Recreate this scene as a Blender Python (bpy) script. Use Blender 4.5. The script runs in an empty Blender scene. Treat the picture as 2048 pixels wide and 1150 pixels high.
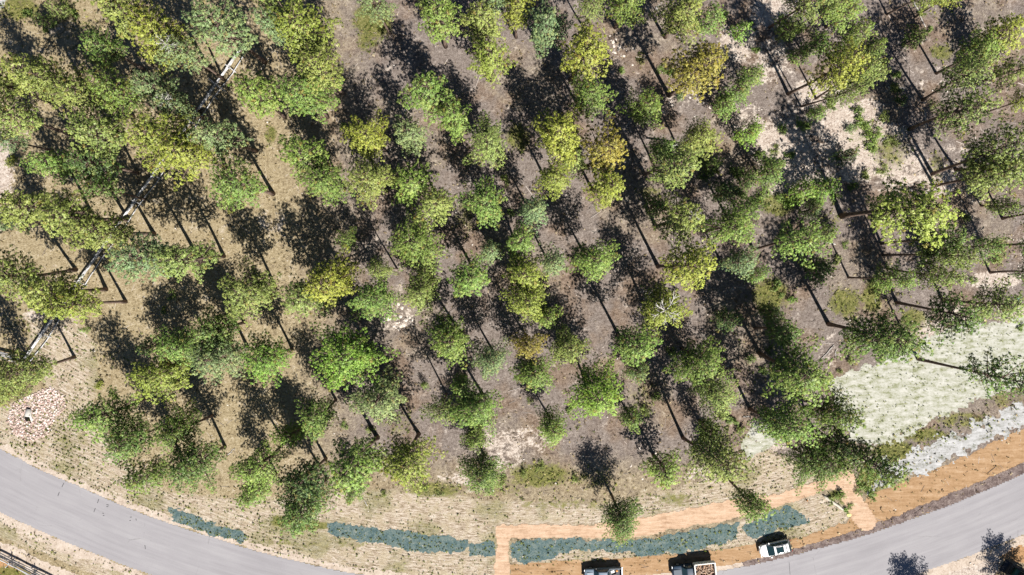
import bpy, bmesh, math, random
import numpy as np
from mathutils import Vector, Matrix, geometry

# ------------------------------------------------------------------ camera, sky, sun, exposure
sc = bpy.context.scene
H = 100.0                      # flying height of the camera (m)
FPX = 1365.0                   # focal length in pixels of the 2048 px wide photograph
TILT = math.atan(50.0 / FPX)   # the camera looks about two degrees off plumb
cam = bpy.data.cameras.new('camera'); cam.sensor_width = 36; cam.lens = 36 * FPX / 2048
cam.clip_start = 1; cam.clip_end = 2000
cam_ob = bpy.data.objects.new('camera', cam); sc.collection.objects.link(cam_ob)
cam_ob.location = (0, 0, H); cam_ob.rotation_euler = (-TILT, 0, 0)
sc.camera = cam_ob

SUN_EL = math.radians(50); SX, SY = 0.465, -0.885
sun_rot = math.atan2(SX, SY)
w = bpy.data.worlds.new('World'); sc.world = w; w.use_nodes = True
wn = w.node_tree; bg = wn.nodes['Background']
sky = wn.nodes.new('ShaderNodeTexSky'); sky.sky_type = 'NISHITA'; sky.sun_disc = False
sky.altitude = 2500; sky.air_density = 0.8; sky.dust_density = 0.3
sky.sun_elevation = SUN_EL; sky.sun_rotation = sun_rot
wn.links.new(sky.outputs[0], bg.inputs[0]); bg.inputs[1].default_value = 0.05
sun = bpy.data.lights.new('sun', 'SUN'); sun.energy = 5.0; sun.angle = math.radians(0.5); sun.color = (1, 0.95, 0.87)
sun_ob = bpy.data.objects.new('sun', sun); sc.collection.objects.link(sun_ob)
sv = Vector((SX * math.cos(SUN_EL), SY * math.cos(SUN_EL), math.sin(SUN_EL)))
sun_ob.rotation_euler = (-sv).to_track_quat('-Z', 'Y').to_euler(); sun_ob.location = sv * 200
vs = sc.view_settings; vs.view_transform = 'Standard'; vs.look = 'None'; vs.exposure = 0.95; vs.gamma = 1
vs.use_curve_mapping = False

rnd = random.Random(7); nrs = np.random.RandomState(11)
C = sc.collection

# ------------------------------------------------------------------ helpers
cT, sT = math.cos(-TILT), math.sin(-TILT)
def G(px, py, z=0.0):
    """photo pixel (2048 wide) -> place in the world at height z"""
    dx, dy, dz = (px - 1024) / FPX, -(py - 575) / FPX, -1.0
    y, zz = dy * cT - dz * sT, dy * sT + dz * cT
    t = (z - H) / zz
    return Vector((dx * t, y * t, z))
def PIX(v):
    x, y, z = v[0], v[1], v[2] - H
    yy, zz = y * cT + z * sT, -y * sT + z * cT
    return (1024 + FPX * x / -zz, 575 - FPX * yy / -zz)

def obj(name, me, mat=None, parent=None):
    o = bpy.data.objects.new(name, me); C.objects.link(o)
    if mat is not None and me is not None and not me.materials: me.materials.append(mat)
    if parent is not None: o.parent = parent
    return o
def tag(o, label=None, cat=None, group=None, kind=None):
    if label: o['label'] = label
    if cat: o['category'] = cat
    if group: o['group'] = group
    if kind: o['kind'] = kind
    return o
def empty(name, loc, rz=0.0):
    o = bpy.data.objects.new(name, None); C.objects.link(o)
    o.location = loc; o.rotation_euler = (0, 0, rz); o.empty_display_size = 0.2
    return o

class MB:
    """collects verts/faces of one mesh"""
    def __init__(s): s.v = []; s.f = []; s.m = []
    def face(s, idx, mi=0): s.f.append(idx); s.m.append(mi)
    def box(s, c, d, rot=None, mi=0, taper=1.0):
        n = len(s.v); c = Vector(c)
        for k in (-1, 1):
            t = taper if k == 1 else 1.0
            for a, b in ((-1, -1), (1, -1), (1, 1), (-1, 1)):
                p = Vector((a * d[0] / 2 * t, b * d[1] / 2 * t, k * d[2] / 2))
                s.v.append(tuple(c + (rot @ p if rot else p)))
        for q in ((0, 3, 2, 1), (4, 5, 6, 7), (0, 1, 5, 4), (1, 2, 6, 5), (2, 3, 7, 6), (3, 0, 4, 7)):
            s.face(tuple(n + i for i in q), mi)
        return s
    def tube(s, pts, radii, sides=6, mi=0, cap=True):
        n0 = len(s.v); pts = [Vector(p) for p in pts]
        for i, p in enumerate(pts):
            d = (pts[min(i + 1, len(pts) - 1)] - pts[max(i - 1, 0)])
            d = d.normalized() if d.length > 1e-6 else Vector((0, 0, 1))
            a = d.orthogonal() if abs(d.z) < 0.9 else Vector((1, 0, 0)).cross(d)
            a.normalize(); b = d.cross(a)
            for k in range(sides):
                t = 2 * math.pi * k / sides
                s.v.append(tuple(p + (a * math.cos(t) + b * math.sin(t)) * radii[i]))
        for i in range(len(pts) - 1):
            for k in range(sides):
                k2 = (k + 1) % sides
                s.face((n0 + i * sides + k, n0 + i * sides + k2, n0 + (i + 1) * sides + k2, n0 + (i + 1) * sides + k), mi)
        if cap:
            s.face(tuple(n0 + k for k in reversed(range(sides))), mi)
            e = n0 + (len(pts) - 1) * sides
            s.face(tuple(e + k for k in range(sides)), mi)
        return s
    def mesh(s, name, smooth=False):
        me = bpy.data.meshes.new(name); me.from_pydata(s.v, [], s.f); me.update()
        if smooth: me.polygons.foreach_set('use_smooth', [True] * len(me.polygons))
        return me

def np_mesh(name, verts, tris, attrs=None, normals=None):
    """fast mesh of triangles; attrs: name -> per-vertex float array"""
    me = bpy.data.meshes.new(name)
    nv, nt = len(verts), len(tris)
    me.vertices.add(nv); me.vertices.foreach_set('co', np.asarray(verts, np.float32).ravel())
    me.loops.add(nt * 3); me.loops.foreach_set('vertex_index', np.asarray(tris, np.int32).ravel())
    me.polygons.add(nt); me.polygons.foreach_set('loop_start', np.arange(0, nt * 3, 3, dtype=np.int32))
    me.polygons.foreach_set('loop_total', np.full(nt, 3, np.int32))
    for k, a in (attrs or {}).items():
        at = me.attributes.new(k, 'FLOAT', 'POINT'); at.data.foreach_set('value', np.asarray(a, np.float32))
    me.update(calc_edges=True)
    if normals is not None:
        me.polygons.foreach_set('use_smooth', np.ones(nt, bool)); me.normals_split_custom_set_from_vertices(normals.astype(float).tolist())
    return me

# ---- node helpers
def new_mat(name):
    m = bpy.data.materials.new(name); m.use_nodes = True; nt = m.node_tree
    for n in list(nt.nodes): nt.nodes.remove(n)
    out = nt.nodes.new('ShaderNodeOutputMaterial')
    return m, nt, out
class NT:
    def __init__(s, nt, k=1.0): s.nt = nt; s.k = k
    def n(s, t, **kw):
        nd = s.nt.nodes.new(t)
        for k, v in kw.items():
            if hasattr(nd, k): setattr(nd, k, v)
        return nd
    def link(s, a, b): s.nt.links.new(a, b)
    def pos(s):
        return s.n('ShaderNodeNewGeometry').outputs['Position']
    def noise(s, vec, scale, detail=3, rough=0.6, dist=0.0):
        nd = s.n('ShaderNodeTexNoise'); nd.inputs['Scale'].default_value = scale
        nd.inputs['Detail'].default_value = detail; nd.inputs['Roughness'].default_value = rough
        nd.inputs['Distortion'].default_value = dist
        s.link(vec, nd.inputs['Vector']); return nd.outputs['Fac']
    def vor(s, vec, scale, feature='F1', out='Distance', rand=1.0):
        nd = s.n('ShaderNodeTexVoronoi'); nd.feature = feature; nd.inputs['Scale'].default_value = scale
        nd.inputs['Randomness'].default_value = rand
        s.link(vec, nd.inputs['Vector']); return nd.outputs[out]
    def ramp(s, fac, stops, interp='LINEAR'):
        nd = s.n('ShaderNodeValToRGB'); cr = nd.color_ramp; cr.interpolation = interp
        while len(cr.elements) > 2: cr.elements.remove(cr.elements[-1])
        for i, (p, c) in enumerate(stops):
            e = cr.elements[i] if i < 2 else cr.elements.new(p)
            e.position = p; e.color = (*[x * s.k for x in c], 1)
        s.link(fac, nd.inputs[0]); return nd.outputs[0]
    def math(s, op, a, b=None, clamp=False):
        nd = s.n('ShaderNodeMath'); nd.operation = op; nd.use_clamp = clamp
        for i, x in enumerate((a, b)):
            if x is None: continue
            if isinstance(x, (int, float)): nd.inputs[i].default_value = x
            else: s.link(x, nd.inputs[i])
        return nd.outputs[0]
    def rng(s, v, a, b, c=0.0, d=1.0, smooth=True):
        nd = s.n('ShaderNodeMapRange'); nd.interpolation_type = 'SMOOTHSTEP' if smooth else 'LINEAR'
        for i, x in enumerate((a, b, c, d)): nd.inputs[i + 1].default_value = x
        s.link(v, nd.inputs[0]); return nd.outputs[0]
    def mix(s, fac, a, b, mode='MIX'):
        nd = s.n('ShaderNodeMix'); nd.data_type = 'RGBA'; nd.blend_type = mode
        for sock, x in ((nd.inputs[0], fac), (nd.inputs[6], a), (nd.inputs[7], b)):
            if isinstance(x, (int, float)): sock.default_value = x
            elif isinstance(x, tuple): sock.default_value = (*[y * s.k for y in x], 1)
            else: s.link(x, sock)
        return nd.outputs[2]
    def attr(s, name, out='Fac', kind='GEOMETRY'):
        nd = s.n('ShaderNodeAttribute'); nd.attribute_name = name; nd.attribute_type = kind
        return nd.outputs[out]
    def bsdf(s, out, col, rough=0.9, spec=0.2, bump=None, bstr=0.4, bdist=0.1, metal=0.0):
        p = s.n('ShaderNodeBsdfPrincipled')
        if isinstance(col, tuple): p.inputs['Base Color'].default_value = (*col, 1)
        else: s.link(col, p.inputs['Base Color'])
        if isinstance(rough, float): p.inputs['Roughness'].default_value = rough
        else: s.link(rough, p.inputs['Roughness'])
        p.inputs['Specular IOR Level'].default_value = spec; p.inputs['Metallic'].default_value = metal
        if bump is not None:
            b = s.n('ShaderNodeBump'); b.inputs['Strength'].default_value = bstr; b.inputs['Distance'].default_value = bdist
            s.link(bump, b.inputs['Height']); s.link(b.outputs[0], p.inputs['Normal'])
        s.link(p.outputs[0], out.inputs[0]); return p

def simple_mat(name, col, rough=0.6, spec=0.4, vary=0.15, scale=8.0, metal=0.0, coat=0.0):
    m, nt, out = new_mat(name); q = NT(nt)
    tc = q.n('ShaderNodeTexCoord').outputs['Object']
    nz = q.noise(tc, scale, 4)
    lo = tuple(c * (1 - vary) for c in col); hi = tuple(min(1, c * (1 + vary)) for c in col)
    p = q.bsdf(out, q.ramp(nz, [(0.3, lo), (0.7, hi)]), rough, spec, metal=metal)
    if coat: p.inputs['Coat Weight'].default_value = coat; p.inputs['Coat Roughness'].default_value = 0.08
    return m

# ------------------------------------------------------------------ ground cover maps
def sdist(poly, X, Y):
    """signed distance (inside positive) from a polygon, numpy"""
    P = np.asarray(poly, float); n = len(P)
    d = np.full(X.shape, 1e9); ins = np.zeros(X.shape, bool)
    for i in range(n):
        a, b = P[i], P[(i + 1) % n]; e = b - a
        wx, wy = X - a[0], Y - a[1]
        t = np.clip((wx * e[0] + wy * e[1]) / (e @ e + 1e-12), 0, 1)
        d = np.minimum(d, (wx - t * e[0]) ** 2 + (wy - t * e[1]) ** 2)
        c = ((a[1] > Y) != (b[1] > Y)) & (X < (b[0] - a[0]) * (Y - a[1]) / (b[1] - a[1] + 1e-12) + a[0])
        ins ^= c
    d = np.sqrt(d); return np.where(ins, d, -d)
def W(pts): return [tuple(G(*p)[:2]) for p in pts]
def sstep(x, a, b):
    t = np.clip((x - a) / (b - a), 0, 1); return t * t * (3 - 2 * t)

ROAD_UP = [(-420, 705), (-250, 780), (-100, 848), (0, 896), (100, 947), (160, 972), (256, 1014), (363, 1053), (512, 1100), (587, 1119), (675, 1139),
           (760, 1153), (870, 1165), (1000, 1172), (1150, 1169), (1300, 1158), (1431, 1142), (1536, 1121), (1642, 1094), (1726, 1070), (1818, 1038),
           (1923, 999), (2048, 945), (2200, 876), (2450, 760)]
ROAD_LO = [(-420, 860), (-250, 925), (-100, 984), (0, 1026), (100, 1072), (213, 1118), (298, 1150), (450, 1197), (600, 1228), (800, 1258), (1000, 1272),
           (1200, 1268), (1400, 1250), (1536, 1230), (1700, 1190), (1860, 1140), (1941, 1112), (2048, 1070), (2200, 1003), (2450, 890)]
STRAW = [[(-60, 840), (40, 800), (130, 790), (190, 830), (250, 920), (330, 985), (480, 1000), (560, 1000), (700, 985), (850, 975), (950, 1000), (1080, 1005),
          (1200, 1010), (1330, 985), (1430, 950), (1520, 960), (1560, 990), (1500, 1010), (1300, 1040), (1020, 1055), (1000, 1160), (760, 1150), (512, 1092),
          (256, 1005), (100, 938), (-60, 865)],
         [(60, 640), (140, 625), (190, 690), (195, 760), (180, 830), (120, 800), (60, 730)],
         [(1440, 940), (1540, 900), (1600, 930), (1660, 955), (1550, 985), (1460, 995)],
         [(1015, 1085), (1240, 1095), (1430, 1060), (1540, 1020), (1640, 985), (1680, 1000), (1700, 1040), (1600, 1072), (1430, 1098), (1280, 1112), (1030, 1130)],
         [(-60, 1010), (0, 1036), (110, 1088), (230, 1135), (300, 1165), (230, 1165), (100, 1110), (-60, 1050)]]
SAND = [(1570, 300, 70, 70, 1), (1600, 360, 60, 35, 1), (1680, 245, 90, 45, .9), (1800, 330, 70, 60, .7), (1940, 300, 60, 60, .4), (1860, 180, 60, 60, .35), (1540, 120, 50, 60, .6), (1620, 180, 40, 30, .8), (1720, 330, 60, 40, .9), (1500, 240, 40, 60, .5), (1720, 225, 60, 28, 1), (1650, 190, 60, 30, .7), (1770, 270, 60, 30, .8), (1880, 360, 38, 40, .9), (1560, 400, 35, 30, .8),
        (1475, 85, 45, 40, .9), (1545, 25, 50, 40, .9), (1700, 300, 90, 60, .75), (1990, 560, 60, 18, 1), (2040, 500, 40, 60, .4), (1650, 540, 30, 30, .45), (5, 330, 25, 70, 1),
        (100, 640, 60, 40, .8), (1000, 900, 60, 60, .6), (1060, 880, 60, 40, .55), (1510, 940, 60, 40, .9), (1540, 870, 50, 50, .8), (1850, 660, 40, 30, .8), (1920, 630, 60, 25, .6),
        (60, 235, 25, 40, .35), (545, 445, 40, 30, .5), (560, 120, 30, 40, .25), (810, 240, 30, 30, .4), (1370, 190, 60, 30, .45), (1240, 100, 35, 45, .35), (130, 50, 40, 25, .5), (800, 640, 45, 40, .5),
        (940, 960, 80, 30, .55), (700, 965, 60, 25, .4), (1420, 960, 60, 40, .6), (2030, 630, 40, 25, .9), (1950, 400, 60, 60, .35), (1610, 240, 60, 60, .55), (1790, 90, 70, 70, .3), (1660, 700, 30, 60, .4),
        (1850, 1150, 60, 20, .9), (1920, 1140, 60, 20, 1.2), (1975, 1130, 30, 30, 1)]
GREEN = [(745, 40, 45, 45, 1), (735, 85, 25, 25, .8), (542, 268, 14, 22, .9), (1035, 275, 30, 35, .8), (1000, 320, 20, 40, .6), (1555, 410, 38, 26, 1), (1690, 605, 40, 35, .9), (1745, 590, 22, 40, 1),
         (1825, 640, 30, 30, .9), (1882, 105, 28, 22, .8), (1875, 330, 18, 35, .7), (1780, 300, 45, 45, .7), (1730, 260, 40, 40, .5), (1080, 950, 70, 30, .9), (1010, 975, 60, 20, .6), (1190, 960, 60, 25, .55),
         (40, 15, 45, 30, .9), (120, 25, 60, 30, .6), (170, 60, 40, 40, .5), (1540, 590, 45, 40, .9), (1290, 790, 40, 50, .5), (250, 700, 40, 40, .35), (930, 430, 30, 40, .6), (1460, 350, 30, 30, .3),
         (790, 840, 60, 40, .5), (870, 980, 70, 22, .8), (640, 985, 40, 18, .6), (1300, 385, 35, 18, .6), (1280, 120, 12, 14, .8), (1710, 640, 18, 18, .6), (2000, 500, 22, 30, .7), (1900, 260, 30, 30, .4),
         (60, 170, 60, 60, .4), (1660, 440, 40, 30, .5), (580, 1040, 60, 14, 1), (620, 1052, 50, 12, 1), (150, 880, 60, 25, .5), (20, 770, 50, 40, .9), (1120, 1010, 140, 14, .6), (1350, 1000, 90, 18, .6),
         (1680, 990, 30, 25, .8), (1740, 960, 35, 30, 1), (1790, 900, 50, 25, 1), (1850, 870, 60, 16, .9), (1930, 840, 70, 20, .7), (2010, 800, 60, 18, .6), (1480, 690, 20, 20, .3), (1170, 860, 30, 20, .3),
         (700, 1090, 80, 10, .5), (560, 1085, 50, 10, .6), (1500, 760, 30, 30, .3), (30, 640, 40, 30, .4), (1830, 60, 20, 20, .6), (1880, 10, 30, 30, .4), (1780, 600, 50, 30, .4), (20, 1150, 60, 20, .9)]
ORANGE_G = [(2040, 1105, 45, 22, 1.1), (20, 1150, 70, 25, .7), (-20, 1140, 60, 30, .8)]
road_poly = W(ROAD_UP + ROAD_LO[::-1])
straw_polys = [W(p) for p in STRAW]

def blobs(X, Y, lst):
    m = np.zeros(X.shape)
    for px, py, rx, ry, s in lst:
        c = G(px, py); k = H / FPX
        d = np.sqrt(((X - c.x) / (rx * k)) ** 2 + ((Y - c.y) / (ry * k)) ** 2)
        m = np.maximum(m, s * (1 - sstep(d, 0.35, 1.5)))
    return m
def cover(X, Y):
    """ground cover weights at world places (same map for the sheet and for the scattered plants)"""
    pxs = 1024 + X * FPX / H; pys = 525 - Y * FPX / H
    dry = 1 - sstep(pxs, 480, 860)
    dry = np.maximum(dry * 0.9, sstep(pys, 860, 980) * 0.6)
    dry = np.maximum(dry, 0.3 * (np.sin(X * .19 + 1.3) * np.cos(Y * .23 + X * .07) > .4))
    st = np.zeros(X.shape)
    for p in straw_polys: st = np.maximum(st, sstep(sdist(p, X, Y), -1.2, 1.0))
    return dry, blobs(X, Y, GREEN), blobs(X, Y, SAND), st, blobs(X, Y, ORANGE_G)

def make_ground():
    xs = np.concatenate([[-900, -400, -200, -120], np.arange(-88, 88.1, 0.55), [120, 200, 400, 900]])
    ys = np.concatenate([[-900, -400, -200, -100], np.arange(-62, 54.1, 0.55), [100, 200, 400, 900]])
    X, Y = np.meshgrid(xs, ys); nx, ny = len(xs), len(ys)
    dry, gr, sa, st, orr = cover(X, Y)
    rdv = sdist(road_poly, X, Y)
    v = np.stack([X.ravel(), Y.ravel(), np.zeros(X.size)], 1)
    i = np.arange(nx * ny).reshape(ny, nx)
    a, b, c, d = i[:-1, :-1].ravel(), i[:-1, 1:].ravel(), i[1:, 1:].ravel(), i[1:, :-1].ravel()
    tris = np.concatenate([np.stack([a, b, c], 1), np.stack([a, c, d], 1)])
    return np_mesh('ground', v, tris, {'dry': dry.ravel(), 'green': gr.ravel(), 'sand': sa.ravel(), 'straw': st.ravel(), 'orange': orr.ravel(), 'rdist': -rdv.ravel()})

def ground_material():
    m, nt, out = new_mat('forest_floor'); q = NT(nt, .66); P = q.pos()
    n0 = q.noise(P, 0.16, 3, .55); n1 = q.noise(P, 0.7, 4, .65); n2 = q.noise(P, 2.6, 4, .7); n3 = q.noise(P, 7.0, 3, .75)
    fine = q.rng(q.math('ADD', q.math('MULTIPLY', n2, .5), q.math('MULTIPLY', n3, .5)), .22, .78, 0, 1, False)
    fine = q.math('ADD', q.math('MULTIPLY', fine, 1.02), q.math('MULTIPLY', q.math('SUBTRACT', n1, .5), .45))
    spots = q.vor(P, 1.7); tw = q.vor(P, 3.3)
    litter = q.ramp(fine, [(.24, (.105, .083, .072)), (.44, (.215, .176, .156)), (.60, (.305, .258, .233)), (.80, (.47, .41, .38))])
    needle = q.ramp(fine, [(.32, (.11, .07, .045)), (.5, (.24, .165, .115)), (.68, (.36, .27, .20))])
    litter = q.mix(q.math('MULTIPLY', q.rng(n0, .46, .64), .7), litter, needle)
    dry = q.ramp(fine, [(.24, (.15, .115, .064)), (.44, (.34, .27, .16)), (.60, (.46, .38, .245)), (.78, (.62, .54, .39))])
    green = q.ramp(fine, [(.30, (.045, .06, .014)), (.48, (.14, .155, .035)), (.64, (.25, .24, .075)), (.76, (.40, .36, .17))])
    sand = q.ramp(fine, [(.28, (.22, .165, .13)), (.42, (.48, .39, .33)), (.58, (.66, .57, .50)), (.72, (.80, .73, .66))])
    cb_ = q.n('ShaderNodeCombineXYZ'); sx_ = q.n('ShaderNodeSeparateXYZ'); q.link(P, sx_.inputs[0])
    q.link(q.math('MULTIPLY', sx_.outputs[0], .9), cb_.inputs[0]); q.link(q.math('MULTIPLY', q.attr('rdist'), 5.2), cb_.inputs[1]); q.link(q.math('MULTIPLY', sx_.outputs[1], .25), cb_.inputs[2])
    sfib = q.noise(cb_.outputs[0], 1.0, 4, .75); sf = q.rng(q.math('ADD', q.math('MULTIPLY', sfib, .6), q.math('ADD', q.math('MULTIPLY', n3, .2), q.math('MULTIPLY', n1, .2))), .27, .73, 0, 1, False)
    strw = q.ramp(sf, [(.22, (.13, .10, .06)), (.36, (.34, .265, .185)), (.50, (.55, .455, .36)), (.68, (.76, .68, .585))])
    strw = q.mix(q.math('MULTIPLY', q.rng(n1, .44, .60), .6), strw, dry); strw = q.mix(q.math('MULTIPLY', q.rng(n0, .5, .66), .5), strw, green)
    orng = q.ramp(fine, [(.3, (.30, .16, .07)), (.6, (.55, .33, .17))])
    def fac(name, gain, off, w_=.25):
        t = q.math('ADD', q.attr(name), q.math('MULTIPLY', q.math('SUBTRACT', q.math('ADD', q.math('MULTIPLY', n1, .6), q.math('MULTIPLY', n2, .4)), .5), gain))
        return q.rng(t, off - w_, off + w_)
    col = q.mix(fac('dry', 1.2, .5, .4), litter, dry)
    # thin pale stones / bare spots and dark duff everywhere
    bare = q.math('MULTIPLY', q.rng(n1, .58, .72), .45)
    col = q.mix(bare, col, sand)
    col = q.mix(q.math('MULTIPLY', q.rng(spots, .02, .13, 1, 0), q.rng(n1, .5, .6)), col, (.62, .56, .50))
    col = q.mix(fac('sand', 2.4, .55, .16), col, sand)
    col = q.mix(fac('orange', 1.4, .5, .2), col, orng)
    col = q.mix(fac('straw', 1.6, .5, .2), col, strw)
    col = q.mix(q.math('MULTIPLY', fac('green', 2.2, .62, .2), .9), col, green)
    q.bsdf(out, col, .95, .1, bump=fine, bstr=.9, bdist=.12)
    return m

ground_me = make_ground()
ground = obj('ground', ground_me, ground_material()); tag(ground, kind='structure')

# ---- sheets laid on the ground
def ragged(poly, step, amp, seed):
    r = random.Random(seed); out = []; off = 0.0
    for i in range(len(poly)):
        a, b = Vector(poly[i]), Vector(poly[(i + 1) % len(poly)]); L = (b - a).length
        k = max(1, int(L / step)); nrm = Vector((-(b - a).y, (b - a).x)).normalized() if L > 1e-6 else Vector((0, 0))
        for j in range(k):
            off = off * .55 + r.gauss(0, amp) * .8
            out.append(a + (b - a) * (j / k) + nrm * off)
    return out
def catmull(pts, per=6):
    out = []; P = [Vector(p) for p in pts]
    for i in range(len(P) - 1):
        p0, p1, p2, p3 = P[max(i - 1, 0)], P[i], P[i + 1], P[min(i + 2, len(P) - 1)]
        for k in range(per):
            t = k / per
            out.append(0.5 * ((2 * p1) + (-p0 + p2) * t + (2 * p0 - 5 * p1 + 4 * p2 - p3) * t * t + (-p0 + 3 * p1 - 3 * p2 + p3) * t ** 3))
    out.append(P[-1]); return out
def vnoise(X, Y, scale, seed):
    L = np.random.RandomState(seed).rand(256, 256); x, y = X * scale + 57.3, Y * scale + 91.7
    i, j = np.floor(x).astype(int), np.floor(y).astype(int); fx, fy = x - i, y - j; fx = fx * fx * (3 - 2 * fx); fy = fy * fy * (3 - 2 * fy)
    g = lambda a, b: L[a % 256, b % 256]
    return (g(i, j) * (1 - fx) + g(i + 1, j) * fx) * (1 - fy) + (g(i, j + 1) * (1 - fx) + g(i + 1, j + 1) * fx) * fy - .5
def fnoise(X, Y, s0, seed, octs=4):
    return sum(vnoise(X, Y, s0 * 2.1 ** k, seed + k) * .62 ** k for k in range(octs))
def patch(name, poly, z, mat, amp=.5, seed=1, cell=.15, holes=0.0, rough=.9, grow=0.0):
    """ground cover laid as a sheet whose ragged rim and gaps are cut cell by cell"""
    P = np.array([tuple(p)[:2] for p in poly]); lo, hi = P.min(0) - .6, P.max(0) + .6
    lo = np.maximum(lo, [-84, -52]); hi = np.minimum(hi, [84, 46])
    xs, ys = np.arange(lo[0], hi[0], cell), np.arange(lo[1], hi[1], cell); X, Y = np.meshgrid(xs, ys)
    sd = np.full(X.shape, -9.); CH = 160
    for r_ in range(0, X.shape[0], CH):
        for c_ in range(0, X.shape[1], CH):
            sd[r_:r_ + CH, c_:c_ + CH] = sdist(P, X[r_:r_ + CH, c_:c_ + CH], Y[r_:r_ + CH, c_:c_ + CH])
    f = sd + grow + amp * fnoise(X, Y, rough, seed)
    if holes: f = np.minimum(f, (holes + .25 * np.clip(sd, 0, 1.5) - .5 + (.5 + fnoise(X, Y, .8, seed + 50)) * 1.0) )
    keep = f > 0; idx = np.full(X.shape, -1); ii = np.argwhere(keep[:-1, :-1] & keep[1:, :-1] & keep[:-1, 1:] & keep[1:, 1:])
    i, j = ii[:, 0], ii[:, 1]; nid = np.arange(X.size).reshape(X.shape)
    q4 = np.stack([nid[i, j], nid[i, j + 1], nid[i + 1, j + 1], nid[i + 1, j]], 1); used, inv = np.unique(q4, return_inverse=True); q4 = inv.reshape(-1, 4)
    V = np.stack([X.ravel()[used], Y.ravel()[used], np.full(len(used), z)], 1)
    at = {'rdist': sd.ravel()[used]} if name != 'road' else {'rdist': road_dist(V[:, 0], V[:, 1])}
    return tag(obj(name, np_mesh(name, V, np.concatenate([q4[:, [0, 1, 2]], q4[:, [0, 2, 3]]]), at), mat), kind='structure')
def sheet(name, poly, z, mat, step=.5, amp=.12, seed=1):
    return patch(name, poly, z, mat, amp * 4.5, seed)
def asphalt():
    m, nt, out = new_mat('asphalt'); q = NT(nt, .66); P = q.pos()
    cb_ = q.n('ShaderNodeCombineXYZ'); sx_ = q.n('ShaderNodeSeparateXYZ'); q.link(P, sx_.inputs[0]); rd = q.attr('rdist')
    q.link(q.math('MULTIPLY', sx_.outputs[0], .10), cb_.inputs[0]); q.link(q.math('MULTIPLY', rd, 1.5), cb_.inputs[1])
    streak = q.noise(cb_.outputs[0], 1.0, 5, .65)
    lane = q.math('COSINE', q.math('MULTIPLY', rd, 3.4)); lane = q.math('MULTIPLY', lane, .012)
    n0 = q.noise(P, .12, 3); n2 = q.noise(P, 9, 3, .8)
    v = q.math('ADD', lane, q.math('ADD', q.math('MULTIPLY', streak, .5), q.math('ADD', q.math('MULTIPLY', n0, .3), q.math('MULTIPLY', n2, .2))))
    v = q.rng(v, .2, .8, 0, 1, False)
    col = q.ramp(v, [(.30, (.315, .302, .322)), (.5, (.36, .347, .368)), (.72, (.41, .398, .415))])
    cr = q.vor(P, .16, 'DISTANCE_TO_EDGE'); wob = q.noise(P, 1.2, 4)
    crack = q.math('MULTIPLY', q.rng(q.math('ADD', cr, q.math('MULTIPLY', q.math('SUBTRACT', wob, .5), .06)), .001, .006, 1, 0), q.rng(n0, .5, .62))
    col = q.mix(q.math('MULTIPLY', crack, .35), col, (.16, .15, .15))
    q.bsdf(out, col, .88, .25, bump=n2, bstr=.25, bdist=.02); return m
def soil(name, stops, scale=1.0, rows=None, relief=.5):
    m, nt, out = new_mat(name); q = NT(nt, .66); P = q.pos()
    n1 = q.noise(P, .8 * scale, 4, .6); n2 = q.noise(P, 3.0 * scale, 4, .75); n3 = q.noise(P, 8 * scale, 2, .8)
    v = q.math('ADD', q.math('MULTIPLY', n1, .35), q.math('ADD', q.math('MULTIPLY', n2, .4), q.math('MULTIPLY', n3, .25)))
    if rows is not None:
        mp = q.n('ShaderNodeMapping'); mp.inputs['Rotation'].default_value = (0, 0, rows[0]); mp.inputs['Scale'].default_value = rows[1]
        q.link(P, mp.inputs[0]); r = q.noise(mp.outputs[0], 1.0, 4, .7)
        v = q.math('ADD', q.math('MULTIPLY', v, .55), q.math('MULTIPLY', r, .45))
    v = q.rng(v, .5 - .5 / 1.75, .5 + .5 / 1.75, 0, 1, False)
    q.bsdf(out, q.ramp(v, stops), .95, .1, bump=v, bstr=relief, bdist=.1); return m
M_ASPH = asphalt()
M_SHOULDER = soil('shoulder_gravel', [(.34, (.085, .062, .058)), (.5, (.19, .145, .135)), (.66, (.34, .28, .255))], 1.3)
M_PALE = soil('pale_roadside_gravel', [(.28, (.34, .265, .21)), (.46, (.55, .455, .375)), (.68, (.69, .60, .52))], 1.0)
M_PATH = soil('packed_sand', [(.32, (.42, .27, .175)), (.48, (.60, .415, .285)), (.66, (.72, .53, .39))], .8, (math.radians(-6), (.35, 2.4, 1)), .8)
M_VERGE = soil('orange_verge_soil', [(.26, (.19, .12, .06)), (.42, (.38, .235, .125)), (.58, (.48, .315, .185)), (.76, (.60, .45, .31))], 1.0, (math.radians(-20), (.3, 1.8, 1)))
M_TEAL = soil('teal_erosion_netting', [(.26, (.035, .062, .068)), (.42, (.085, .140, .148)), (.56, (.15, .205, .20)), (.68, (.27, .29, .25)), (.80, (.58, .52, .44))], 1.3)
M_MULCH = soil('sprayed_mulch', [(.30, (.16, .18, .07)), (.40, (.33, .34, .23)), (.50, (.48, .48, .41)), (.66, (.64, .63, .58))], 1.0, (math.radians(-26), (.5, 1.6, 1)))
M_WHITE = soil('white_crushed_stone', [(.30, (.17, .18, .12)), (.40, (.33, .33, .31)), (.5, (.47, .47, .47)), (.66, (.63, .63, .64))], 1.1, (math.radians(-26), (.5, 1.6, 1)))

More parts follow.
